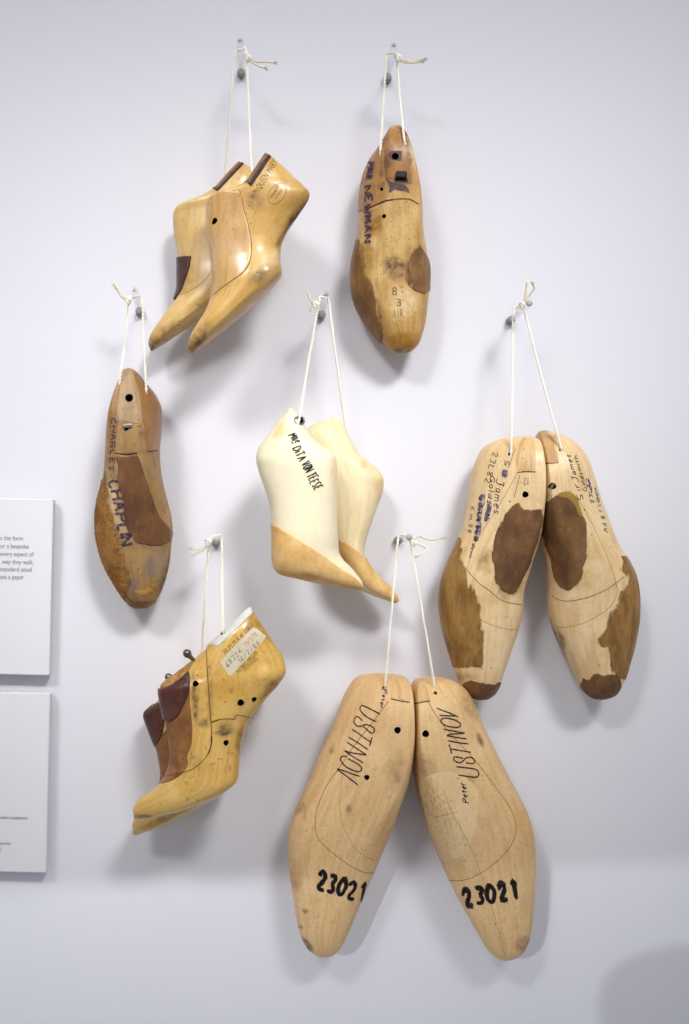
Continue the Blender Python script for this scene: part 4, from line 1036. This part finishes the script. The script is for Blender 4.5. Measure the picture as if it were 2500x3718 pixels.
F1.strokes("joint_gap", [[(778,1166),(850,1142)],[(975,1140),(992,1136)],[(775,1300),(772,1390),(740,1465)]], M['black_hole'], .8, .95)
for ln_ in [[(830,1510),(880,1500)],[(755,1560),(815,1545)],[(580,1500),(640,1480)],[(590,1470),(600,1430)],[(370,1170),(385,1330),(400,1480)]]: F1.strokes('scratch', [ln_], M['joint_soft'], .6, .9)
F1.dots("nail_holes", [(760,660),(647,737),(1075,915),(902,982),(797,1105),(890,780),(1040,1150)], M['nail'], .7)
F1.dots("nails", [(486,884,.9),(474,1014,.9)], M['metal'], .9)
F1.dots("plate_screws", [(782,440,.7),(1050,172,.7)], M['dark_metal'], .7)
o_ = bpy.data.objects
def pin(L, base, head, toward, r, name="pin"):
    B = L.at(base); H = W(*L.zf(head), B.y - toward); d = (H - B); e = d.normalized()
    path = [B - e * .004] + [B + d * q for q in (.2, .45, .62)] + [H + e * (r * c) for c in (-.75, -.45, 0, .45, .75, .92, .99)]
    rad = [r * .42, r * .45, r * .5, r * .6] + [r * math.sqrt(max(0.01, 1 - c * c)) for c in (-.75, -.45, 0, .45, .75, .92, .99)]
    rad[4] = max(rad[4], r * .7)
    v, f = tube(path, rad, 16)
    return mesh_obj(name, v, f, M['dark_steel'], L.root)
M['dark_steel'] = plain('dark_polished_steel', (112, 110, 112), .22, 1.0)
pin(F1, (618,604), (553,538), .006, .0044)
pin(F2, (440,800), (384,756), .002, .0043)
for nm in ("nails", "plate_screws"): pass

# ---- G: big tan pair, bottom
G1 = Last("shoe_last", "large tan last numbered 23021, left one of the bottom pair", g2, zG, -0.043, [
 (565,73,640,76,3,.5), (456,97,735,97,20,.62,.92,2,3), (396,170,762,165,32,.66,.95,1.35,3), (340,300,766,285,40,.69,.96,1.3,3), (285,440,768,420,42,.7,.95,1.3,3), (226,570,766,550,42,.7,.9,1.8,2.6),
 (166,708,748,690,40,.7,.85,1.9,2.4), (112,830,718,805,38,.68,.8,2,2.2), (68,930,685,915,36,.64,.74), (43,1050,640,1030,33,.6,.66), (40,1170,597,1140,31,.56,.6), (53,1290,552,1250,28,.53), (75,1420,505,1355,25,.5),
 (95,1550,450,1485,22,.5), (122,1645,402,1600,18,.5), (166,1715,362,1685,12,.5), (216,1748,315,1738,6,.5), (246,1755,280,1754,1.8,.5)], 27, 3.0)
G1.body(M['tan'], [((680,640),(80,120),(176,140,96),.3), ((690,690),(24,30),(150,112,72),.35), ((150,1680),(60,26),(120,84,48),.7,45), ((700,460),(60,60),(222,188,140),.5), ((110,870),(60,30),(180,134,86),.5,-40), ((80,1280),(50,90),(204,150,92),.5),
  ((400,880),(16,30),(164,122,78),.6,10), ((145,1482),(20,12),(150,108,66),.7), ((115,1578),(22,9),(120,82,48),.8,15), ((580,160),(120,70),(204,162,106),.4), ((300,530),(16,24),(170,126,80),.5)],
  holes=[((690,410),3.4,14), ((508,690),2.7,12), ((610,162),2.2,8)])
G1.patch("cone_face", [(664,112),(700,97),(742,106),(758,150),(764,238),(700,229),(650,219),(656,160)], M["cone_pale"], .15, .6, .15)
G1.strokes("joint_line", [[(640,232),(560,340),(450,480),(340,640),(270,740),(222,850),(203,930),(205,1010),(232,1070),(320,1150),(420,1220),(500,1255),(555,1252)]], M['joint_soft'], .75)
G1.strokes("pencil_line", [[(365,680),(352,760),(350,900),(380,1010),(440,1110),(500,1160),(570,1185)]], M['joint_soft'], .35)
G1.strokes("cone_step", [[(648,224),(700,236),(764,246)]], M['joint'], 1.2)
M['cut'] = plain('fresh_carved_wood', (226, 192, 142), .5, 0, .3)
for ln_ in [[(640,300),(680,280),(710,300)],[(645,330),(670,320),(690,335)],[(640,480),(700,500),(740,540)],[(650,260),(690,262)]]: G1.strokes('carving_mark', [ln_], M['cut'], .8)
zG1 = zoom(1180, 2480, 5.83)
G1.raw("handwriting", [[(1160,655),(1010,580),(850,500),(785,478),(750,500),(740,560),(790,640),(900,730),(1090,825)],
  [(785,800),(720,730),(660,712),(620,760),(612,820),(640,880),(700,915),(770,910),(840,885),(920,890),(1000,930),(1042,985),(1030,1040),(975,1060),(920,1020),(860,965),(800,925)],
  [(560,975),(700,1065),(830,1160),(965,1250)],[(990,1150),(970,1240),(940,1335)],[(495,1145),(700,1270),(905,1410)],[(465,1255),(640,1370),(868,1515)],[(868,1525),(700,1500),(520,1470),(410,1430)],[(410,1430),(530,1520),(815,1695)],
  [(455,1560),(390,1545),(335,1580),(328,1630),(370,1700),(450,1780),(600,1850),(700,1880),(760,1850),(765,1790),(700,1720),(580,1650),(480,1600)],[(735,1975),(560,1920),(400,1860),(255,1810)],[(255,1830),(400,1930),(540,2040),(692,2155)]], M['ink_pen'], 1.5, zf=zG1)
G1.write("handwriting", [("Peter", (1240,140), (1145,510), (85,28), .05)], M['ink_pen'], 1.0, zf=zG1)
G1.write("handwriting", [("23021", (208,1352), (474,1424), (24,-104), .05), ("23021", (212,1350), (478,1420), (20,-100), .09)], M['ink_black'], 4.0)
G1.dots("nail_holes", [(130,845),(75,880),(60,990),(480,1560),(150,1010)], M['nail'], .5)

G2 = Last("shoe_last", "large tan last numbered 23021, right one of the bottom pair, with a pale patch", g2, zG, -0.043, [
 (852,94,922,93,3,.4), (796,117,1012,112,20,.1,.38,3,2), (773,185,1096,170,32,.06,.36,3,1.35), (770,300,1157,280,40,.05,.32,3,1.3), (770,430,1217,420,42,.06,.3,3,1.3), (774,570,1284,560,42,.12,.3,2.6,1.8), (792,705,1356,700,40,.18,.32,2.4,1.9),
 (818,825,1418,815,38,.24,.34,2.2,2), (850,935,1468,925,36,.3,.38), (892,1055,1498,1045,33,.36,.42), (938,1170,1507,1160,31,.43), (990,1290,1506,1280,28,.48), (1050,1410,1500,1400,25,.5), (1125,1545,1488,1540,22,.5),
 (1180,1640,1474,1635,18,.5), (1236,1725,1440,1718,12,.5), (1288,1765,1395,1758,6,.5), (1320,1776,1355,1774,1.8,.5)], 27, 3.0)
G2.body(M['tan'], [((850,610),(90,70),(176,140,98),.32), ((820,800),(40,160),(168,130,86),.5,-15), ((1120,240),(60,110),(166,124,74),.35,-25), ((1180,470),(20,50),(140,104,64),.6,-25), ((830,160),(60,60),(206,170,120),.5), ((1450,950),(60,140),(214,164,98),.5), ((1440,1690),(60,50),(160,120,76),.5), ((1120,720),(30,60),(206,152,80),.5), ((900,440),(80,80),(224,192,142),.5)],
  holes=[((857,432),3.5,14), ((914,190),1.8,8)])
M['sanded'] = wood('sanded_beech', (230, 200, 152), (212, 174, 120), (236, 210, 168), .55, .3, .3, .5, .3, .05)
G2.patch("cone_face", [(786,128),(815,106),(846,112),(870,170),(885,230),(830,241),(776,250),(776,175)], M["cone_pale"], .15, .6, .15)
G2.patch("sanded_patch", [(815,720),(900,670),(1010,655),(1110,700),(1160,760),(1175,840),(1155,1000),(1105,1115),(1045,1170),(985,1183),(940,1160),(900,1060),(855,900)], M['sanded'], .03, 1.5, .2, base=.03)
G2.strokes("joint_line", [[(872,240),(930,340),(1040,470),(1150,590),(1250,720),(1330,830),(1380,920),(1392,1000),(1370,1080),(1300,1170),(1180,1260),(1080,1300),(985,1300)]], M['joint_soft'], .75)
G2.strokes("pencil_line", [[(960,760),(1010,890),(1100,1060),(1170,1220),(1230,1400),(1290,1600),(1330,1760)],[(900,928),(1050,895)]], M['joint_soft'], .4)
G2.strokes("cone_step", [[(774,256),(830,246),(884,236)]], M['joint'], 1.2)
for ln_ in [[(830,390),(870,375),(910,395)],[(800,510),(850,540),(900,520)],[(810,560),(860,580)],[(840,340),(880,350)]]: G2.strokes('carving_mark', [ln_], M['cut'], .8)
zG2 = zoom(1560, 2540, 5.83)
G2.raw("handwriting", [[(600,1600),(760,1620),(900,1640),(990,1640),(1030,1600),(1030,1550),(1000,1500),(940,1470),(780,1445),(555,1420)],
  [(760,1335),(860,1355),(925,1350),(945,1300),(900,1240),(830,1222),(760,1240),(700,1300),(640,1335),(570,1325),(510,1280),(505,1230),(560,1215),(705,1245)],
  [(450,1045),(640,1080),(870,1115)],[(405,945),(435,1050),(460,1145)],[(380,870),(580,910),(815,940)],[(775,835),(560,800),(360,765)],[(360,765),(420,735),(560,725),(740,710)],[(740,710),(520,670),(290,630)],
  [(250,410),(235,450),(280,520),(400,570),(520,588),(610,582),(652,550),(630,500),(540,440),(420,405),(320,395),(250,410)],[(200,335),(400,345),(545,345)],[(140,180),(300,245),(450,300),(600,370)]], M['ink_pen'], 1.5, zf=zG2)
G2.write("handwriting", [("Peter", (820,2190), (745,1770), (-125,-25), .05)], M['ink_pen'], 1.15, zf=zG2)
G2.write("handwriting", [("23021", (1092,1452), (1392,1402), (-18,-108), .05), ("23021", (1090,1454), (1394,1404), (-14,-102), .1)], M['ink_black'], 3.8)
G2.dots("nail_holes", [(931,802),(1270,1560),(855,945),(1185,470)], M['nail'], .6)

# ------------------------------------------------------------------ pegs and cords
m, nt_, nd, lk, bs = new_mat("clear_acrylic")
tr_ = N(nd, "ShaderNodeBsdfTransparent"); tr_.inputs[0].default_value = (0.96, 0.96, 0.97, 1)
gl_ = N(nd, "ShaderNodeBsdfGlossy"); gl_.inputs["Roughness"].default_value = 0.08
lw_ = N(nd, "ShaderNodeLayerWeight"); pw_ = N(nd, "ShaderNodeMath", operation="POWER"); lk.new(lw_.outputs["Facing"], pw_.inputs[0]); pw_.inputs[1].default_value = 4.0
fr_ = N(nd, "ShaderNodeMath", operation="MULTIPLY_ADD"); lk.new(pw_.outputs[0], fr_.inputs[0]); fr_.inputs[1].default_value = 0.3; fr_.inputs[2].default_value = 0.03
mx_ = N(nd, "ShaderNodeMixShader"); lk.new(fr_.outputs[0], mx_.inputs[0]); lk.new(tr_.outputs[0], mx_.inputs[1]); lk.new(gl_.outputs[0], mx_.inputs[2])
lk.new(mx_.outputs[0], nd["Material Output"].inputs["Surface"])
M['acrylic'] = m
m, nt_, nd, lk, bs = new_mat("cotton_cord")
tcn = N(nd, "ShaderNodeTexCoord"); n1 = N(nd, "ShaderNodeTexNoise"); n1.inputs["Scale"].default_value = 420; n1.inputs["Detail"].default_value = 4
lk.new(tcn.outputs["Object"], n1.inputs["Vector"])
lk.new(mixc(nd, lk, n1.outputs[0], lin(254, 252, 244), lin(244, 238, 220)), bs.inputs["Base Color"])
bs.inputs["Roughness"].default_value = 0.9; bs.inputs["Specular IOR Level"].default_value = 0.1
bs.inputs["Subsurface Weight"].default_value = 0.0
M['cord'] = m
M['tail'] = skin('tan_cord_end', (248, 242, 224), (234, 222, 192), (252, 248, 234), .9, 200, .2, 600, .1)

def smooth_path(pts, step=0.0011):
    out = []
    n = len(pts)
    for i in range(n - 1):
        p0 = pts[max(i - 1, 0)]; p1, p2 = pts[i], pts[i + 1]; p3 = pts[min(i + 2, n - 1)]
        m = max(1, int((p2 - p1).length / step))
        for j in range(m):
            q = j / m
            out.append(0.5 * ((2 * p1) + (p2 - p0) * q + (2 * p0 - 5 * p1 + 4 * p2 - p3) * q * q + (3 * p1 - p0 - 3 * p2 + p3) * q ** 3))
    out.append(pts[-1]); return out

def twisted(pts, r=0.00115, pitch=0.0075, strands=2, wob=0.0003):
    path = smooth_path(pts); parts = []
    s0 = [0.0]
    for i in range(1, len(path)): s0.append(s0[-1] + (path[i] - path[i - 1]).length)
    ph = random.random() * 6; sd = random.random() * 50
    for k in range(strands):
        sp = []; prev = None
        for i, p in enumerate(path):
            t = (path[min(i + 1, len(path) - 1)] - path[max(i - 1, 0)]).normalized()
            a = t.orthogonal().normalized() if prev is None else (prev - t * prev.dot(t)).normalized()
            prev = a; b = t.cross(a)
            th = ph + 2 * math.pi * (s0[i] / pitch + k / strands)
            w = Vector((noise.noise(Vector((s0[i] * 60, sd, 1))), 0, noise.noise(Vector((s0[i] * 60, sd, 7))))) * wob
            sp.append(p + w + (a * math.cos(th) + b * math.sin(th)) * r * 0.62)
        parts.append(tube(sp, [r * (0.62 + 0.1 * noise.noise(Vector((s * 300, sd + k, 3)))) for s in s0], 6))
    return join(parts)

def hairs(pts, n, length):
    path = smooth_path(pts); parts = []
    for _ in range(n):
        p = random.choice(path); d = Vector((random.uniform(-1, 1), random.uniform(-.6, .2), random.uniform(-1, 1))).normalized()
        L = length * random.uniform(.4, 1.3); e = Vector((random.uniform(-1, 1), 0, random.uniform(-1, 1))) * .4
        parts.append(tube([p, p + d * L * .5, p + (d + e) * L], [.00006, .00005, .00003], 3, False))
    return join(parts)

M['socket'] = plain('brushed_socket', (142, 140, 136), .5, .5)
M['cap'] = plain('grey_end_cap', (168, 164, 168), .4, .2)
def peg(label, base, tip, cap_r, length=0.077):
    Bp = W(*base, 0); T = W(*tip, -length); d = (T - Bp).normalized()
    r = root("wall_peg", label, "peg", Bp, "clear wall pegs")
    L = (T - Bp).length
    v, f = tube([Bp + d * .0075, Bp + d * (L - .0012), Bp + d * (L - .0004), Bp + d * L], [.0036, .0036, .0034, .0029], 24)
    mesh_obj("rod", v, f, M['acrylic'], r)
    v, f = tube([Bp - d * .001, Bp + d * .0065, Bp + d * .0075, Bp + d * .0078], [.0044, .0044, .0041, .003], 24)
    mesh_obj("wall_socket", v, f, M['socket'], r)
    v, f = tube([T + d * .0001, T + d * .0009], [cap_r, cap_r * .9], 20)
    mesh_obj("end_cap", v, f, M['cap'], r)
    return r
PEGS = [((875,272), (871,147), .0022, "peg above the honey coloured high heel pair, top left"),
        ((1405,290), (1428,165), .0020, "peg above the old yellow last, top centre right"),
        ((507,1135), (488,1053), .0018, "peg above the grimy brown last at the left"),
        ((1166,1147), (1182,1068), .0020, "peg above the ivory high heel pair in the middle"),
        ((1850,1166), (1921,1102), .0033, "peg above the blond pair with brown pads, right"),
        ((783,1972), (786,1961), .0036, "grey capped peg above the last with the paper label"),
        ((1442,1963), (1485,1951), .0033, "peg above the large tan pair at the bottom")]
for b_, t_, c_, l_ in PEGS: peg("clear acrylic " + l_ if "grey" not in l_ else "clear " + l_, b_, t_, c_)

def knot(c, r, sx=1.0):
    pts = []
    for i in range(49):
        t = 2 * math.pi * i / 48
        pts.append(c + Vector(((math.sin(t) + 2 * math.sin(2 * t)) * r * .36 * sx, -math.sin(3 * t) * r * .5, (math.cos(t) - 2 * math.cos(2 * t)) * r * .36)))
    return tube(pts, .0009, 6, False)

def cord(label, left, right, over, kn, tails, pegtop, yk=-.056):
    """left/right: lists of Vectors from the peg down into the last; over: bend over the peg"""
    r = root("hanging_cord", label, "cord", pegtop, "white cords")
    allp = list(reversed(left)) + over + right
    v, f = twisted(allp); o = mesh_obj("cord_loop", v, f, M['cord'], r)
    v, f = join([knot(kn, .0030), knot(kn + Vector((.0008, .0005, -.0012)), .0026, .8), knot(kn + Vector((-.0006, -.0008, .0008)), .0022, .9)]); mesh_obj("knot", v, f, M['cord'], r)
    for tl in tails:
        v, f = twisted(tl, .00105, .006)
        e = tl[-1]; d = (tl[-1] - tl[-2]).normalized(); fr = []
        for _ in range(22):
            q = d * random.uniform(.3, 1.1) + Vector((random.uniform(-.55, .55), random.uniform(-.5, .5), random.uniform(-.55, .55)))
            fr.append(tube([e - d * .002, e + q * .0022, e + q * .0042], [.00034, .00026, .00012], 4))
        v, f = join([(v, f)] + fr); mesh_obj("cord_end", v, f, M['tail'], r)
    v, f = hairs(allp, 60, .004); h = mesh_obj("loose_fibres", v, f, M['cord'], r); h["kind"] = "stuff"
    return r

def src(L, p, off=0.0):       # point of a last's surface seen at a photo pixel
    u, t = L.inv_px(*p); return Vector(L.S([u], [t])[0] + L.nrm([u], [t])[0] * off)
def inner(L, p): 
    P = src(L, p); return [src(L, p, .0008), P + Vector((0, .006, -.003))]
YP = -.052
w = lambda x, y, yy=YP: W(x, y, yy)
# 1 honey pair
e2 = W(816, 640, -.030); 
cord("white cord holding the honey coloured high heel pair", [w(852,192), W(838,360,-.05), e2, e2 + Vector((.001,.004,-.012))], [w(893,190), W(905,420,-.07)] + inner(A1, (914,618)), [w(866,182,-.053), w(880,181,-.054)],
     w(897,208,-.058), [[w(897,208,-.058), w(930,224,-.058), w(965,224,-.058), w(994,227,-.06)], [w(897,210,-.058), w(925,232,-.058), w(958,246,-.06)]], w(873,185))
# 2 old yellow
cord("white cord holding the old yellow last at the top", [w(1402,205), W(1390,400,-.056)] + inner(B1, (1382,548)), [w(1438,212), W(1452,360,-.056), src(B1, (1468,520), .0012), W(1476,548,-.048)], [w(1408,196,-.053), w(1424,192,-.054)],
     w(1444,208,-.058), [[w(1444,208,-.058), w(1470,220,-.058), w(1500,222,-.058), w(1538,215,-.06)], [w(1444,212,-.058), w(1475,228,-.058), w(1528,223,-.06)]], w(1415,195))
# 3 grimy
cord("white cord holding the grimy brown last", [w(466,1092), W(452,1240,-.058), src(C1, (433,1390), .0012), W(428,1425,-.045)], [w(516,1086), W(521,1240,-.058)] + inner(C1, (528.5,1420)), [w(480,1080,-.053), w(500,1077,-.054)],
     w(464,1090,-.058), [[w(463,1088,-.058), w(445,1072,-.058), w(418,1042,-.06)], [w(462,1090,-.058), w(440,1076,-.059), w(424,1052,-.062)]], w(495,1080))
# 4 ivory
cord("white cord holding the ivory high heel pair", [w(1160,1088), W(1122,1300,-.07)] + inner(D1, (1083,1528)), [w(1193,1096), W(1220,1310,-.05), W(1250,1530,-.032), W(1255,1560,-.026)], [w(1168,1080,-.053), w(1182,1083,-.054)],
     w(1143,1104,-.058), [[w(1143,1104,-.058), w(1128,1092,-.058), w(1118,1066,-.06)], [w(1143,1106,-.058), w(1136,1110,-.058), w(1131,1118,-.06)]], w(1175,1082))
# 5 blond
cord("white cord holding the blond pair with brown pads", [w(1873,1121,-.045), w(1863,1146,-.047), W(1859,1400,-.062)] + inner(E1, (1855,1646)), [w(1906,1142), W(1968,1380,-.062)] + inner(E2, (2037,1632)), [w(1886,1112,-.048), w(1898,1122,-.052)],
     w(1896,1108,-.062), [[w(1898,1106,-.062), w(1906,1080,-.062), w(1912,1034,-.064)], [w(1900,1106,-.062), w(1922,1072,-.062), w(1940,1048,-.064), w(1934,1034,-.066)]], w(1890,1115))
# 6 label pair
cord("white cord holding the last with the paper label", [w(757,1980), W(744,2170,-.052), W(733,2340,-.036), W(729,2372,-.030)], [w(804,1958), W(806,2130,-.07)] + inner(F1, (812,2294)), [w(760,1958,-.054), w(775,1947,-.054), w(795,1946,-.054)],
     w(755,1967,-.06), [[w(754,1972,-.058), w(740,1990,-.058), w(715,1995,-.058), w(696,1991,-.06)], [w(752,1976,-.058), w(738,1996,-.058), w(709,2010,-.06)]], w(786,1950))
# 7 big tan
cord("white cord holding the large tan pair at the bottom", [w(1450,1948), w(1443,1975), W(1420,2230,-.068)] + inner(G1, (1397,2492)), [w(1490,1974), W(1532,2220,-.068)] + inner(G2, (1577,2494)), [w(1462,1941,-.054), w(1478,1950,-.056)],
     w(1499,1972,-.064), [[w(1500,1966,-.064), w(1520,1948,-.064), w(1550,1958,-.064), w(1575,1960,-.064), w(1607,1954,-.066)], [w(1502,1970,-.064), w(1528,1980,-.064), w(1551,1994,-.065), w(1540,2008,-.066), w(1520,2017,-.067)]], w(1475,1950))

# ------------------------------------------------------------------ the viewer who stands at the camera; only the raised hand's shadow reaches the wall
M['skin'] = skin('viewer_skin', (206, 158, 130), (190, 140, 112), (216, 172, 146), .5, 40, .05, 300, .4, .1)
M['jacket'] = skin('dark_jacket_cloth', (52, 54, 62), (40, 42, 50), (66, 68, 76), .9, 60, .2, 500, .2, .2)
M['hair'] = skin('brown_hair', (62, 44, 32), (48, 34, 26), (78, 58, 44), .6, 120, .2, 500, .3, .3)
def skinned(name, chains, mat, parent, sub=2):
    vs = []; es = []; rad = []; key = {}
    for ch in chains:
        prev = None
        for (x, y, z, r) in ch:
            k = (round(x, 4), round(y, 4), round(z, 4))
            if k not in key:
                key[k] = len(vs); vs.append(Vector((x, y, z))); rad.append(r)
            if prev is not None and prev != key[k]: es.append((prev, key[k]))
            prev = key[k]
    me = bpy.data.meshes.new(name); off = parent_world(parent)
    me.from_pydata([v - off for v in vs], es, []); me.materials.append(mat)
    o = bpy.data.objects.new(name, me); COL.objects.link(o); o.parent = parent
    md = o.modifiers.new("skin", 'SKIN'); md.use_smooth_shade = True
    for i, d in enumerate(me.skin_vertices[0].data):
        d.radius = (rad[i], rad[i]); d.use_root = (i == 0)
    o.modifiers.new("sub", 'SUBSURF').render_levels = sub
    return o
pr = root("person", "viewer in dark jacket standing at the camera with one hand raised", "person", (0.10, -1.46, 0.0))
hx, hy, hz = -0.118, -0.850, CZ - 0.200
arm = [(0.02, -1.12, 0.98, .042), (-0.06, -.985, 1.09, .038), (-0.116, -.880, CZ - .300, .030), (hx - .003, hy - .006, hz - .052, .036), (hx, hy, hz - .012, .036), (hx + .004, hy, hz + .008, .030)]
fing = []
for i, (dx, ln) in enumerate(((-.032, .9), (-.008, 1.0), (.013, .96), (.032, .8))):
    a = (hx + dx, hy + .002, hz + .016 + (-.014, .014, .024, .018)[i], .0125)
    fing.append([arm[-1], a, (a[0], a[1] - .026 * ln, a[2] + .004, .0098), (a[0], a[1] - .030 * ln, a[2] - .022 * ln, .009), (a[0], a[1] - .010, a[2] - .030 * ln, .0085)])
thumb = [arm[-2], (hx - .032, hy - .014, hz - .006, .013), (hx - .038, hy - .034, hz + .012, .0115), (hx - .022, hy - .046, hz + .010, .0095)]
head = [(0.10, -1.46, 1.30, .055), (0.05, -1.40, 1.37, .052), (0.02, -1.345, 1.43, .082), (0.02, -1.33, 1.50, .085), (0.02, -1.345, 1.56, .06)]
skinned("body", [arm] + fing + [thumb], M['skin'], pr)
hd = skinned("head", [head, [(0.02, -1.33, 1.47, .03), (0.02, -1.235, 1.455, .012)]], M['skin'], pr)
skinned("hair", [[(0.02, -1.40, 1.42, .05), (0.02, -1.40, 1.50, .085), (0.02, -1.365, 1.57, .075), (0.02, -1.31, 1.585, .05)]], M['hair'], pr)
skinned("jacket", [[(0.10, -1.46, .82, .15), (0.10, -1.46, 1.02, .15), (0.10, -1.46, 1.20, .14), (0.10, -1.46, 1.30, .07)], [(0.10, -1.46, 1.20, .14), (-.09, -1.43, 1.22, .075), (-.03, -1.27, 1.06, .055), (0.02, -1.12, .975, .052), (-0.04, -1.0, 1.09, .047)],
   [(0.10, -1.46, 1.20, .14), (.29, -1.45, 1.22, .075), (.34, -1.36, 1.0, .055), (.22, -1.26, 1.2, .045), (.12, -1.22, 1.36, .035)]], M['jacket'], pr)
skinned("trousers", [[(0.10, -1.46, .84, .14), (0.02, -1.46, .72, .085), (0.0, -1.46, .42, .06), (-.01, -1.47, .06, .045), (-.02, -1.40, .035, .04)], [(0.10, -1.46, .84, .14), (0.19, -1.46, .72, .085), (0.21, -1.46, .42, .06), (.22, -1.47, .06, .045), (.23, -1.40, .035, .04)]], M['jacket'], pr)
